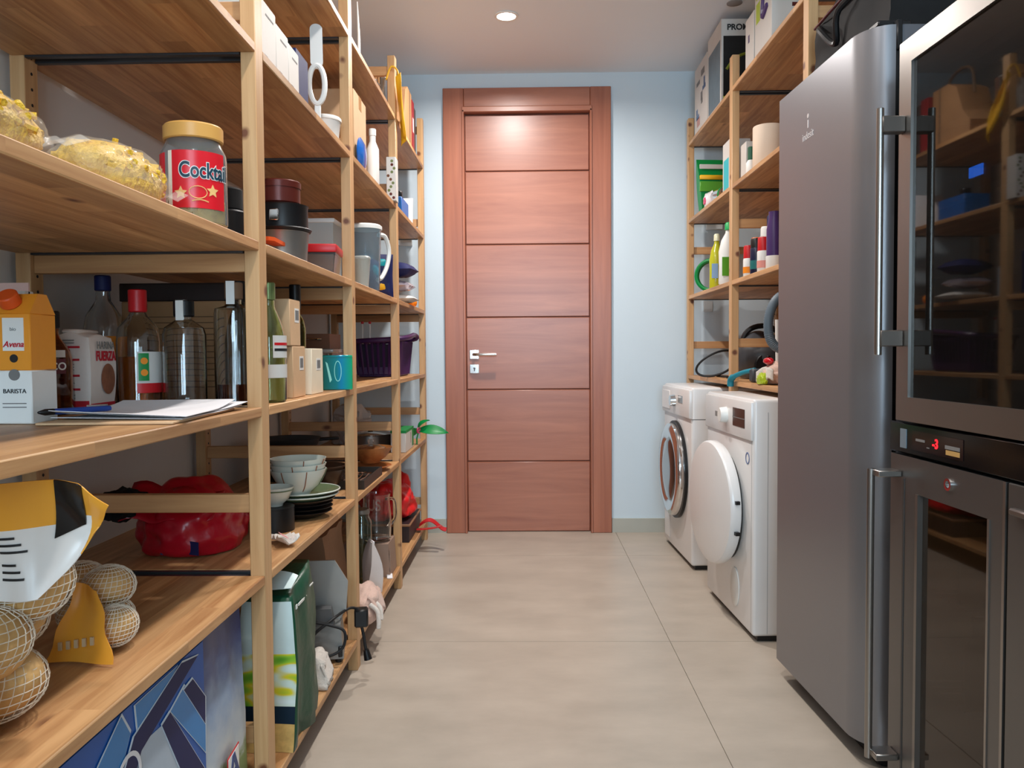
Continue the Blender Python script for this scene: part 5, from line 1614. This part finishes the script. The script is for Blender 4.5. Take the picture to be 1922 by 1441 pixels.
add(t, 'sack_body', blk(0.125, 0.23, 0.37, 8, sackfn), DKGREEN)


def sackface(u0, u1, w0, w1, off):
    def f(a, b):
        u, w_ = u0 + (u1 - u0) * a, w0 + (w1 - w0) * b
        c = Vector((u * 0.0625, -0.115, w_ * 0.37))
        p = Vector(sackfn(u, -1.0, w_, c))
        p.y -= off
        return p
    return sheet(f, 10, 8, 0.001)


YG = mat('sack_print', (220, 222, 90), 0.35, var=0)
nn, LL = YG.node_tree.nodes, YG.node_tree.links
tc_ = nn.new('ShaderNodeTexCoord')
nz_ = nn.new('ShaderNodeTexNoise')
nz_.inputs['Scale'].default_value = 22
nz_.inputs['Detail'].default_value = 1
mp_ = nn.new('ShaderNodeMapping')
mp_.inputs['Scale'].default_value = (0.5, 0.5, 1.3)
LL.new(tc_.outputs['Object'], mp_.inputs[0])
LL.new(mp_.outputs[0], nz_.inputs['Vector'])
rp_ = nn.new('ShaderNodeValToRGB')
el = rp_.color_ramp.elements
el[0].position = 0.3
el[0].color = lin((60, 150, 40))
el[1].position = 0.72
el[1].color = lin((226, 240, 236))
for p, c_ in ((0.42, (150, 200, 60)), (0.5, (226, 210, 50)), (0.58, (214, 232, 214))):
    e_ = el.new(p)
    e_.color = lin(c_)
LL.new(nz_.outputs['Fac'], rp_.inputs[0])
LL.new(rp_.outputs[0], nn['Principled BSDF'].inputs['Base Color'])
add(t, 'printed_face', sackface(-0.98, 0.98, 0.28, 0.62, 0.0015), YG)
add(t, 'printed_face', sackface(-0.98, 0.98, 0.62, 0.985, 0.0015), mat('sack_pale', (206, 224, 222), 0.35))
add(t, 'printed_face', sackface(-0.98, 0.98, 0.17, 0.28, 0.0015), mat('sack_navy', (24, 44, 60), 0.35))
add(t, 'printed_face', sackface(-0.98, 0.98, 0.0, 0.17, 0.0015), mat('sack_gold', (206, 168, 100), 0.45, var=0.2, vs=60))
add(t, 'sack_lip', sheet(lambda u, v: (-0.055 + 0.115 * u + 0.004 * math.sin(9 * u), -0.10 + 0.16 * v * 0.35, 0.365 + 0.03 * v * math.sin(PI * (0.15 + 0.7 * u)) + 0.01 * u), 12, 4, 0.0015), mat('sack_pale', (206, 224, 222), 0.35))
add(t, 'printed_line', join(box(0.062, 0.064, -0.05, 0.02, 0.318, 0.324), box(0.062, 0.064, -0.07, -0.06, 0.316, 0.326), box(0.062, 0.064, 0.05, 0.08, 0.335, 0.338)), WPLAS, sharp=0, kind='stuff')

# slicer
t = thing('food_slicer', 'grey metal food slicer with octagonal guard plate on the bottom shelf', 'slicer', (-0.61, 2.40, E_), 0.18)
add(t, 'machine_body', blk(0.11, 0.13, 0.10, 3, lambda u, v, w_, c: (c.x * (1 - 0.15 * w_), c.y * (1 - 0.15 * w_), c.z + 0.012)), mat('slicer_grey', (134, 132, 128), 0.4, 0.3))
oc = [(-0.07, 0.10), (0.035, 0.10), (0.062, 0.14), (0.068, 0.225), (0.03, 0.29), (-0.05, 0.292), (-0.085, 0.24), (-0.09, 0.15)]
add(t, 'guard_plate', prism(oc, -0.004, 0.004, 'Y'), mat('plate_grey', (160, 157, 152), 0.4, 0.35), sharp=0)
add(t, 'carriage', blk(0.09, 0.035, 0.05, 2, lambda u, v, w_, c: (c.x * (1 - 0.2 * w_) - 0.015, c.y - 0.05, c.z + 0.113)), mat('carriage_grey', (92, 92, 92), 0.4))
add(t, 'switch', box(0.04, 0.052, -0.075, -0.055, 0.02, 0.05, 0.002), BLACK)
for fx in (-0.04, 0.04):
    for fy_ in (-0.05, 0.05):
        add(t, 'foot', cyl(0.01, 0, 0.013, 12), BLACK, (fx, fy_, 0))
pa = add(t, 'plug_adapter', cbox(0.042, 0.042, 0.055, 0.005), BLACK, (0.105, 0.045, 0.07), label='black plug adapter dangling at the post')
add(pa, 'cable', tube(spline([(0.0, 0.0, 0.002), (0.006, 0.0, -0.03), (0.01, 0.0, -0.06), (0.014, 0.0, -0.08)], 6), 0.005, 8), RUBBER)
add(pa, 'connector', tube([(0.013, 0, -0.075), (0.019, -0.002, -0.105)], [0.009, 0.013], 10), BLACK)
add(t, 'power_cord', tube(spline([(0.10, 0.045, 0.12), (0.07, 0.02, 0.135), (0.02, -0.075, 0.13), (-0.03, -0.09, 0.09), (-0.01, -0.10, 0.035), (0.05, -0.095, 0.05), (0.06, -0.09, 0.10), (0.02, -0.085, 0.12), (-0.05, -0.08, 0.135), (-0.08, -0.06, 0.14)], 7), 0.0042, 8), RUBBER)
t = thing('tea_towel', 'folded off white towel on the bottom shelf edge beside the green sack', 'towel', (-0.585, 2.20, E_), 0.1)


def towel(u, v, w_, c):
    q = noise.noise(Vector((u * 2, v * 2, w_ * 2 + 3))) * 0.012
    return (c.x * (1 - 0.35 * w_) + q, c.y * (1 - 0.3 * w_) + q, c.z * (0.75 + 0.25 * math.cos(u * 1.4)) + 0.004 * math.sin(w_ * 20) + 0.003)


add(t, 'towel_body', blk(0.075, 0.12, 0.08, 7, towel), WCLOTH)
add(t, 'towel_fold', sheet(lambda u, v: (0.018 + 0.02 * u, -0.05 + 0.1 * v, 0.066 - 0.052 * u + 0.004 * math.sin(v * 9)), 8, 10, 0.004), WCLOTH)

# pink cloth with white cords at the edge
t = thing('pink_cloth', 'crumpled pink cloth with white cords over the bottom shelf edge', 'cloth', (-0.56, 2.76, E_))
add(t, 'cloth_heap', xf(blob(0.055, 0.11, 0.075, 0.22, 2.2, 5, flat=-0.04, lv=4), (0, 0, 0.042)), PINK)
add(t, 'cloth_drape', sheet(lambda u, v: (0.02 + 0.035 * u, -0.08 + 0.15 * v, 0.09 - 0.075 * u * u + 0.008 * math.sin(v * 12)), 8, 12, 0.004), PINK)
for k, yy in enumerate((-0.085, -0.04)):
    add(t, 'cord_end', tube(spline([(0.03, yy, 0.07), (0.055, yy - 0.005, 0.05), (0.062, yy - 0.015, 0.02), (0.062, yy - 0.02, -0.005 + 0.015 * k)], 5), 0.008, 8), WCLOTH)

# ---------- row E, third bay
t = thing('paper_sack', 'large brown paper sack at the back of the bottom shelf', 'sack', (-0.82, 2.90, E_))
add(t, 'sack_body', blk(0.26, 0.34, 0.28, 6, lambda u, v, w_, c: (c.x * (1 - 0.12 * w_) + noise.noise(Vector((u * 2, v * 2, w_ * 2))) * 0.02, c.y * (1 - 0.1 * w_), c.z)), mat('brown_paper', (150, 116, 88), 0.8, var=0.1))
add(t, 'rolled_top', xf(cyl(0.014, -0.14, 0.14, 12), (0, 0, 0.29), (PI / 2, 0, 0)), mat('brown_paper', (150, 116, 88), 0.8, var=0.1))
t = thing('glass_jar', 'tall greenish glass jar behind the white pouch', 'jar', (-0.655, 3.16, E_))
add(t, 'jar_glass', lathe([(0, 0), (0.036, 0), (0.04, 0.005), (0.04, 0.25), (0.03, 0.27), (0.03, 0.285), (0.028, 0.285), (0.028, 0.268), (0.0375, 0.248), (0.0375, 0.008), (0, 0.006)], 32), mat('greenish_glass', (216, 236, 222), 0.03, trans=1.0, var=0))
add(t, 'jar_lid', cyl(0.033, 0.28, 0.3, 28, 0.003), GREY)
t = thing('white_pouch', 'white pouch standing on the bottom shelf before the third post', 'pouch', (-0.60, 3.08, E_), 0.5)
add(t, 'pouch_body', blk(0.06, 0.09, 0.19, 6, lambda u, v, w_, c: (c.x * (1 - 0.92 * w_ ** 2) + 0.006 * math.sin(5 * w_ + v), c.y * (1 - 0.35 * w_ ** 3), c.z)), mat('pouch_white', (214, 206, 202), 0.45, bump=0.2, bs=20))
add(t, 'pouch_seal', box(-0.003, 0.003, -0.028, 0.028, 0.182, 0.194, 0.001), PAPER)
t = thing('brown_parcel', 'greyish brown paper parcel under the glass jug', 'parcel', (-0.66, 3.34, E_), 0.0)
add(t, 'parcel_body', blk(0.20, 0.16, 0.135, 4, lambda u, v, w_, c: (c.x * (1 - 0.08 * w_), c.y, c.z + noise.noise(Vector((u, v, 1))) * 0.004 * (w_ > 0.5))), mat('parcel_paper', (150, 124, 108), 0.7))
add(t, 'parcel_fold', prism([(-0.08, 0.02), (-0.02, 0.06), (-0.02, 0.075), (-0.08, 0.115)], 0.097, 0.101, 'X'), mat('parcel_paper', (150, 124, 108), 0.7), sharp=0)
t = thing('glass_jug', 'clear glass jug standing on the brown paper parcel', 'jug', (-0.625, 3.32, E_ + 0.142))
add(t, 'jug_glass', lathe([(0, 0), (0.05, 0), (0.058, 0.008), (0.062, 0.07), (0.054, 0.17), (0.058, 0.19), (0.0555, 0.19), (0.0515, 0.17), (0.059, 0.07), (0.055, 0.01), (0, 0.006)], 36), GLASS)
add(t, 'jug_handle', tube(spline([(0.035, 0.042, 0.16), (0.06, 0.075, 0.15), (0.064, 0.08, 0.08), (0.04, 0.05, 0.04)], 6), 0.006, 8), GLASS)
t = thing('paper_strip', 'small white paper strip on the bottom shelf beside the white pouch', 'paper', (-0.565, 3.27, E_), 0.2)
add(t, 'strip', sheet(lambda u, v: (0.022 * (u - 0.5), 0.06 * (v - 0.5), 0.002 + 0.008 * math.sin(PI * v)), 3, 8, 0.001), PAPER)
add(t, 'strip_end', box(-0.011, 0.011, -0.036, -0.03, 0.0005, 0.003), PAPER)

# ---------- row E, far bay
t = thing('dark_crate', 'dark shallow crate under the bright red bag', 'crate', (-0.70, 4.06, E_))
add(t, 'crate_body', join(box(-0.13, 0.13, -0.2, 0.2, 0, 0.01), box(-0.13, 0.13, -0.2, -0.188, 0.01, 0.085), box(-0.13, 0.13, 0.188, 0.2, 0.01, 0.085), box(-0.13, -0.118, -0.188, 0.188, 0.01, 0.085), box(0.118, 0.13, -0.188, 0.188, 0.01, 0.085), box(-0.118, 0.118, -0.188, 0.188, 0.078, 0.085)), mat('dark_crate', (44, 34, 38), 0.5), sharp=0)
add(t, 'crate_rim', tube([(-0.132, -0.202, 0.083), (0.132, -0.202, 0.083), (0.132, 0.202, 0.083), (-0.132, 0.202, 0.083)], 0.006, 6, True), mat('rim_tan', (150, 110, 80), 0.6))
t = thing('red_sack', 'bright red bag with white letters US lying on the dark crate', 'bag', (-0.70, 4.05, E_ + 0.0895))
add(t, 'bag_body', xf(blob(0.13, 0.185, 0.115, 0.24, 1.6, 17, flat=-0.07, lv=5), (0, 0, 0.072)), REDBAG2)
add(t, 'bag_peak', xf(blob(0.05, 0.06, 0.075, 0.25, 2, 3, lv=3), (0.05, 0.09, 0.135)), REDBAG2)
add(t, 'lettering', xf(text('US', 0.075, 0.001, bold=0.0015), (-0.04, -0.205, 0.09), (PI / 2 - 0.25, 0, 0)), mat('pale_print', (236, 190, 190), 0.5), sharp=0)
t = thing('red_ribbon', 'loose red ribbon hanging off the far end of the bottom shelf', 'ribbon', (-0.505, 4.13, E_ + 0.003))
add(t, 'ribbon_loop', sheet(lambda u, v: (-0.05 + 0.14 * u, 0.02 * (v - 0.5) * 2 + 0.03 * math.sin(u * 4), 0.02 + 0.02 * math.sin(u * 5) + 0.01 * v), 14, 3, 0.003), RED)
add(t, 'ribbon_tail', sheet(lambda u, v: (-0.06 + 0.13 * u, -0.04 + 0.018 * (v - 0.5) * 2 - 0.02 * u, 0.012 + 0.02 * u * u), 12, 3, 0.003), RED)

# ================================================================== goods on the right shelving
t, sx, sy = carton('toy_box', 'white box with blue pictures at far end of the top right shelf', 'box', 0.892, 1.20, 4.03, 4.32, TR, 0.345, OFFW)
random.seed(5)
for k in range(9):
    decal(t, 'picture_patch', random.choice((mat('pic_blue', (88, 112, 150), 0.4), INKGREY, mat('pic_rose', (190, 140, 130), 0.4), mat('pic_navy', (52, 72, 116), 0.4))), 'NX', random.uniform(-0.11, 0.11), 0.06 + 0.028 * k, random.uniform(0.03, 0.08), random.uniform(0.015, 0.045), -sx / 2)
t, sx, sy = carton('appliance_box', 'large box marked PRO with dark picture panel on the top right shelf', 'box', 0.892, 1.22, 3.745, 4.015, TR, 0.385, OFFW)
decal(t, 'picture_panel', mat('panel_greyblue', (96, 112, 122), 0.4, var=0.15, vs=20), 'NX', 0.0, 0.16, sy * 0.86, 0.28, -sx / 2)
p = decal(t, 'picture_panel', mat('panel_black', (22, 24, 24), 0.3), 'Y', 0.0, 0.175, sx * 0.94, 0.27, -sy / 2)
add(p, 'picture_swirl', tube(spline([(-0.14, -sy / 2 - 0.001, 0.16), (-0.10, -sy / 2 - 0.001, 0.21), (-0.03, -sy / 2 - 0.001, 0.235), (0.06, -sy / 2 - 0.001, 0.235)], 6), 0.007, 6), mat('pic_olive', (120, 130, 40), 0.4), sharp=0)
decal(t, 'green_band', LIME, 'Y', 0.0, 0.035, sx * 0.94, 0.02, -sy / 2)
add(t, 'lettering', xf(text('PROMIX', 0.036, bold=0.0012), (-0.072, -sy / 2 - 0.0008, 0.348), FACE_Y), INK, sharp=0)
t, sx, sy = carton('white_box', 'narrow white box with small violet print beside the second right post', 'box', 0.892, 1.12, 3.215, 3.335, TR, 0.205, OFFW)
decal(t, 'violet_print', DKPURP, 'Y', -sx / 2 + 0.02, 0.11, 0.018, 0.03, -sy / 2)
decal(t, 'violet_print', DKPURP, 'NX', 0.01, 0.12, 0.018, 0.03, -sx / 2)
t, sx, sy = carton('product_box', 'tall white box with lime and dark pictures nearest on the top right shelf', 'box', 0.892, 1.10, 2.985, 3.20, TR, 0.33, OFFW)
for z in (0.17, 0.26):
    decal(t, 'lime_print', LIME, 'NX', 0.065, z, 0.05, 0.075, -sx / 2)
add(t, 'picture_curve', tube(spline([(-sx / 2 - 0.001, -0.05, 0.25), (-sx / 2 - 0.001, -0.02, 0.22), (-sx / 2 - 0.001, 0.0, 0.13), (-sx / 2 - 0.001, -0.06, 0.15)], 6), 0.01, 6), DKPURP, sharp=0)
decal(t, 'berry_print', MAROON, 'Y', -0.02, 0.13, 0.022, 0.014, -sy / 2)
decal(t, 'leaf_print', INKGREY, 'Y', -0.02, 0.17, 0.012, 0.03, -sy / 2)

# row A right
t = thing('detergent_bag', 'green detergent refill bag with yellow band', 'bag', (0.945, 4.18, AR), 0.1)
add(t, 'bag_body', blk(0.15, 0.06, 0.265, 6, lambda u, v, w_, c: (c.x * (0.7 + 0.32 * w_), c.y * (1 - 0.9 * w_ ** 3) * (0.8 + 0.3 * math.sin(3 * w_)), c.z)), GREEN)
for (za, zb, m) in ((0.215, 0.238, OFFW), (0.16, 0.182, YELLOW), (0.10, 0.15, mat('leaf_green', (90, 160, 50), 0.4))):
    add(t, 'print_band', box(-0.066, 0.066, -0.036 + 0.05 * (zb > 0.2) * 0.25, -0.02, za, zb, 0.002), m)
t = thing('steel_cup', 'small shiny cup lying in front of the green detergent bag', 'cup', (0.93, 3.93, AR + 0.009), 0.3)
add(t, 'cup_body', xf(lathe([(0, 0), (0.026, 0), (0.033, 0.07), (0.031, 0.07), (0.0245, 0.004), (0, 0.004)], 28), (0.0, 0.02, 0.0335), (PI / 2 + 0.1, 0, 0)), CHROME)
add(t, 'cup_band', xf(ring(0.0325, 0.0345, 0.055, 0.066, 28), (0.0, 0.02, 0.0335), (PI / 2 + 0.1, 0, 0)), GREEN)
t = thing('clear_packet', 'crumpled clear and white packet in front of the green detergent bag', 'packet', (0.92, 4.06, AR))
add(t, 'packet_body', xf(blob(0.035, 0.05, 0.05, 0.25, 2.4, 8, flat=-0.03, lv=3, ridge=True), (0, 0, 0.032)), mat('clear_white', (220, 216, 220), 0.3))
add(t, 'packet_print', box(-0.037, -0.03, -0.02, 0.01, 0.02, 0.05), mat('hot_pink', (222, 80, 120), 0.4))
t, sx, sy = carton('medicine_box', 'white box with bright teal stripe beside the second right post', 'box', 0.89, 0.98, 3.575, 3.70, AR, 0.215, OFFW)
decal(t, 'teal_stripe', mat('bright_teal', (20, 180, 190), 0.4), 'Y', -sx / 2 + 0.012, 0.075, 0.022, 0.13, -sy / 2)
decal(t, 'teal_stripe', mat('bright_teal', (20, 180, 190), 0.4), 'NX', 0.0, 0.075, sy * 0.7, 0.13, -sx / 2)
t, sx, sy = carton('medicine_box', 'white box with round teal dot behind the kitchen roll', 'box', 0.905, 0.99, 3.37, 3.45, AR, 0.15, OFFW)
add(t, 'teal_dot', xf(cyl(0.012, 0, 0.0008, 20), (-sx / 2 + 0.022, -sy / 2, 0.075), (PI / 2, 0, 0)), mat('bright_teal', (20, 180, 190), 0.4), sharp=0)
t = thing('dropper_bottle', 'small white bottle with dark green cap between teal dot box and roll', 'bottle', (0.912, 3.32, AR))
add(t, 'bottle_body', lathe([(0, 0), (0.018, 0), (0.02, 0.004), (0.02, 0.05), (0.012, 0.062), (0, 0.062)], 22), WPLAS)
add(t, 'cap', cyl(0.013, 0.06, 0.115, 18, 0.003), mat('cap_green', (30, 90, 66), 0.4))
t = thing('kitchen_roll', 'beige paper roll standing on the shelf beside the fridge', 'roll', (0.945, 3.2, AR))
add(t, 'paper_roll', lathe([(0.02, 0.0), (0.056, 0.0), (0.058, 0.004), (0.058, 0.158), (0.056, 0.162), (0.02, 0.162), (0.02, 0.0)], 40), mat('roll_beige', (226, 204, 182), 0.8))
add(t, 'core', ring(0.018, 0.0205, 0.0, 0.161, 28), KRAFT)
# row B right
t = thing('hose_coil', 'green plastic coil standing at the far end beside the yellow bottle', 'coil', (0.945, 4.17, BR), math.radians(68))
for k in range(3):
    add(t, 'coil_turn', tube([(-0.012 + 0.013 * k + 0.06 * math.cos(a) * 0.25, 0.075 * math.cos(a), 0.086 + 0.075 * math.sin(a)) for a in [q * PI / 16 for q in range(32)]], 0.0105, 8, True), GREEN)
add(t, 'coil_label', box(-0.045, -0.04, -0.03, -0.005, 0.02, 0.10), mat('label_violet', (190, 190, 226), 0.4))


def det_bottle(name, label, loc, r, h, m, cm, caph=0.035, sc=(1, 0.7, 1), rz=0.0):
    t = thing(name, label, 'bottle', loc, rz)
    add(t, 'bottle_body', xf(lathe([(0, 0), (r * 0.9, 0), (r, 0.008), (r * 0.96, h * 0.35), (r, h * 0.6), (r * 0.75, h * 0.8), (r * 0.36, h * 0.93), (r * 0.34, h), (0, h)], 30), sc=sc), m)
    add(t, 'cap', lathe([(0, h - 0.004), (r * 0.42, h - 0.004), (r * 0.40, h + caph * 0.8), (r * 0.3, h + caph), (0, h + caph)], 22), cm)
    return t


t = det_bottle('detergent_bottle', 'yellow green liquid detergent bottle with clear cap', (0.925, 3.96, BR), 0.036, 0.235, mat('yellow_liquid', (190, 190, 44), 0.15, coat=0.3), mat('cap_clear', (226, 224, 190), 0.2), 0.03)
add(t, 'label_print', box(-0.03, 0.0, -0.0275, -0.0255, 0.05, 0.12, 0.0), mat('label_bluewhite', (150, 186, 224), 0.4), sharp=0)
t = det_bottle('detergent_bottle', 'white detergent bottle with green cap and green label', (0.93, 3.74, BR), 0.048, 0.255, WPLAS, mat('cap_bright_green', (20, 170, 90), 0.4), 0.03)
add(t, 'label_print', box(-0.04, 0.03, -0.0355, -0.0325, 0.04, 0.125, 0.0), mat('leaf_green2', (96, 170, 40), 0.4), sharp=0)


def aerosol(label, loc, r, h, bm_, cm, ch, band=None):
    t = thing('spray_can', label, 'spray can', loc)
    add(t, 'can_body', lathe([(0, 0), (r - 0.002, 0), (r, 0.003), (r, h - 0.012), (r * 0.8, h), (0, h)], 26), bm_)
    add(t, 'can_cap', lathe([(0, h + ch), (r * 0.8, h + ch), (r * 0.9, h + ch - 0.006), (r * 0.93, h - 0.008), (0, h - 0.008)], 26), cm)
    if band:
        add(t, 'print_band', ring(r, r + 0.0008, h * 0.2, h * 0.5, 26), band)
    return t


aerosol('white can with red cap and orange print nearest the second right post', (0.915, 3.36, BR), 0.022, 0.085, WPLAS, RED, 0.045, ORANGE)
aerosol('dark blue can with black cap between two red capped cans', (0.918, 3.26, BR), 0.024, 0.115, mat('can_navy', (30, 36, 66), 0.3), BLACK, 0.03, mat('can_teal', (40, 110, 110), 0.3))
aerosol('orange capped grey blue can behind the first red capped can', (0.965, 3.42, BR), 0.026, 0.135, mat('can_greyblue', (96, 122, 136), 0.3), mat('cap_orange', (214, 104, 34), 0.4), 0.035)
aerosol('white can with red cap beside the purple bottle', (0.918, 3.165, BR), 0.023, 0.092, WPLAS, RED, 0.045, mat('pink_print', (222, 150, 140), 0.4))
aerosol('tall white can with dark blue cap at the back', (0.985, 3.25, BR), 0.03, 0.2, WPLAS, NAVY, 0.035)
aerosol('tall pale grey can with white cap at the back', (0.985, 3.35, BR), 0.026, 0.175, mat('can_pale', (200, 196, 190), 0.3), WPLAS, 0.03)
t = thing('trigger_spray', 'spray bottle with red trigger head beside the fridge', 'spray bottle', (0.985, 3.12, BR), 0.0)
add(t, 'bottle_body', lathe([(0, 0), (0.032, 0), (0.034, 0.006), (0.033, 0.13), (0.014, 0.165), (0, 0.165)], 26), mat('clear_white2', (214, 220, 216), 0.2, trans=0.4, var=0))
hd = add(t, 'trigger_head', join(xf(cyl(0.014, 0.162, 0.185, 16)), box(-0.055, 0.022, -0.011, 0.011, 0.185, 0.222, 0.005)), RED)
add(hd, 'trigger', box(-0.052, -0.042, -0.006, 0.006, 0.14, 0.187, 0.003), RED)
t = thing('purple_bottle', 'tall purple bottle on a white base beside the fridge', 'bottle', (0.925, 3.05, BR))
add(t, 'bottle_body', lathe([(0, 0.05), (0.028, 0.05), (0.028, 0.15), (0.02, 0.19), (0.02, 0.215), (0, 0.218)], 26), DKPURP)
add(t, 'bottle_base', lathe([(0, 0), (0.028, 0), (0.03, 0.004), (0.03, 0.051), (0, 0.051)], 26), WPLAS)
# row C right
t = thing('cable_loop', 'black cable loop on the lowest right shelf above the washing machine', 'cable', (0.98, 3.93, CR))
add(t, 'cable_coil', tube([(-0.06 + 0.085 * math.cos(a) + 0.045 * math.sin(a), 0.02 * math.sin(a * 2), 0.068 + 0.062 * math.sin(a)) for a in [q * PI / 20 for q in range(40)]], 0.0055, 8, True), RUBBER)
add(t, 'cable_tail', tube(spline([(-0.06, 0.0, 0.008), (-0.04, -0.03, 0.006), (-0.03, -0.09, 0.006), (-0.05, -0.15, 0.006)], 6), 0.0055, 8), RUBBER)
t = thing('vacuum_hose', 'grey ribbed vacuum hose looping beside the fridge', 'hose', (0.93, 3.02, CR))
hp = spline([(0.13, 0.03, 0.30), (0.06, 0.0, 0.345), (0.0, 0.0, 0.32), (-0.03, 0.0, 0.26), (-0.032, 0.0, 0.19), (-0.01, 0.0, 0.145), (0.04, 0.0, 0.125), (0.14, 0.03, 0.115)], 16)
add(t, 'hose_tube', tube(hp, [0.0165 + 0.0014 * (i % 2) for i in range(len(hp))], 12), HOSE)
add(t, 'hose_end', tube([(0.135, 0.028, 0.115), (0.18, 0.04, 0.07), (0.21, 0.05, 0.028)], 0.023, 12), DGREY)
t = thing('vacuum_cleaner', 'dark rounded vacuum cleaner body behind the white tube', 'vacuum cleaner', (1.07, 3.72, CR))
add(t, 'cleaner_body', xf(blob(0.13, 0.13, 0.12, 0.05, 1.5, 2, flat=-0.09, lv=4), (0, 0, 0.094)), mat('vac_grey', (70, 72, 76), 0.35))
add(t, 'carry_handle', tube([(0.0 + 0.085 * math.cos(a), -0.02, 0.175 + 0.065 * math.sin(a)) for a in [q * PI / 14 for q in range(15)]], 0.012, 8), BLACK)
add(t, 'wheel', xf(cyl(0.06, 0, 0.025, 28, 0.004), (0.0, -0.1, 0.061), (PI / 2, 0, 0)), BLACK)
t = thing('white_tube', 'thin white tube standing in front of the dark vacuum cleaner', 'tube', (1.0, 3.24, CR))
add(t, 'tube_body', xf(tube([(0, 0, 0.002), (-0.004, 0.0, 0.25)], 0.0085, 10)), WPLAS)
add(t, 'tube_foot', cyl(0.022, 0, 0.01, 20, 0.002), WPLAS)
t = thing('cleaning_rags', 'heap of pale pink cleaning rags on the lowest right shelf', 'rags', (0.955, 3.07, CR))
add(t, 'rag_heap', xf(blob(0.06, 0.10, 0.055, 0.28, 2.2, 41, flat=-0.026, lv=4), (0, 0, 0.03)), PINK)
add(t, 'rag_fold', sheet(lambda u, v: (-0.055 - 0.012 * math.sin(v * 8), -0.1 + 0.17 * v, 0.016 + 0.04 * u + 0.01 * math.sin(v * 11)), 6, 14, 0.006), WCLOTH)
t = thing('lime_cloth', 'small lime green cloth at the front of the rag heap', 'cloth', (0.886, 3.06, CR))
add(t, 'cloth_heap', xf(blob(0.014, 0.045, 0.028, 0.3, 2.5, 3, flat=-0.014, lv=3, ridge=True), (0, 0, 0.016)), LIME)
add(t, 'cloth_corner', sheet(lambda u, v: (-0.012 - 0.004 * u, -0.03 + 0.05 * v, 0.004 + 0.02 * u), 3, 4, 0.002), LIME)
t = thing('red_clip', 'shiny red clip lying on the pink rags', 'clip', (0.915, 3.08, CR + 0.088), 0.2)
add(t, 'clip_body', xf(blob(0.016, 0.03, 0.014, 0.1, 2, 3, lv=3)), mat('shiny_red', (196, 20, 36), 0.2, coat=0.5))
add(t, 'clip_spring', box(-0.004, 0.006, -0.004, 0.004, 0.010, 0.020, 0.001), BLACK)
t = thing('teal_clamp', 'teal plastic clamp hanging over the shelf edge at the second right post', 'clamp', (0.872, 3.40, CR))
add(t, 'clamp_arm', tube(spline([(0.05, -0.12, 0.05), (0.02, -0.07, 0.04), (-0.004, -0.02, 0.024), (-0.012, 0.02, 0.008), (-0.012, 0.03, -0.02)], 6), [0.010 + 0.004 * (q > 14) for q in range(25)], 10), mat('clamp_teal', (30, 130, 150), 0.4))
add(t, 'clamp_grip', box(0.03, 0.075, -0.15, -0.10, 0.001, 0.055, 0.006), mat('clamp_dark', (60, 66, 72), 0.5))
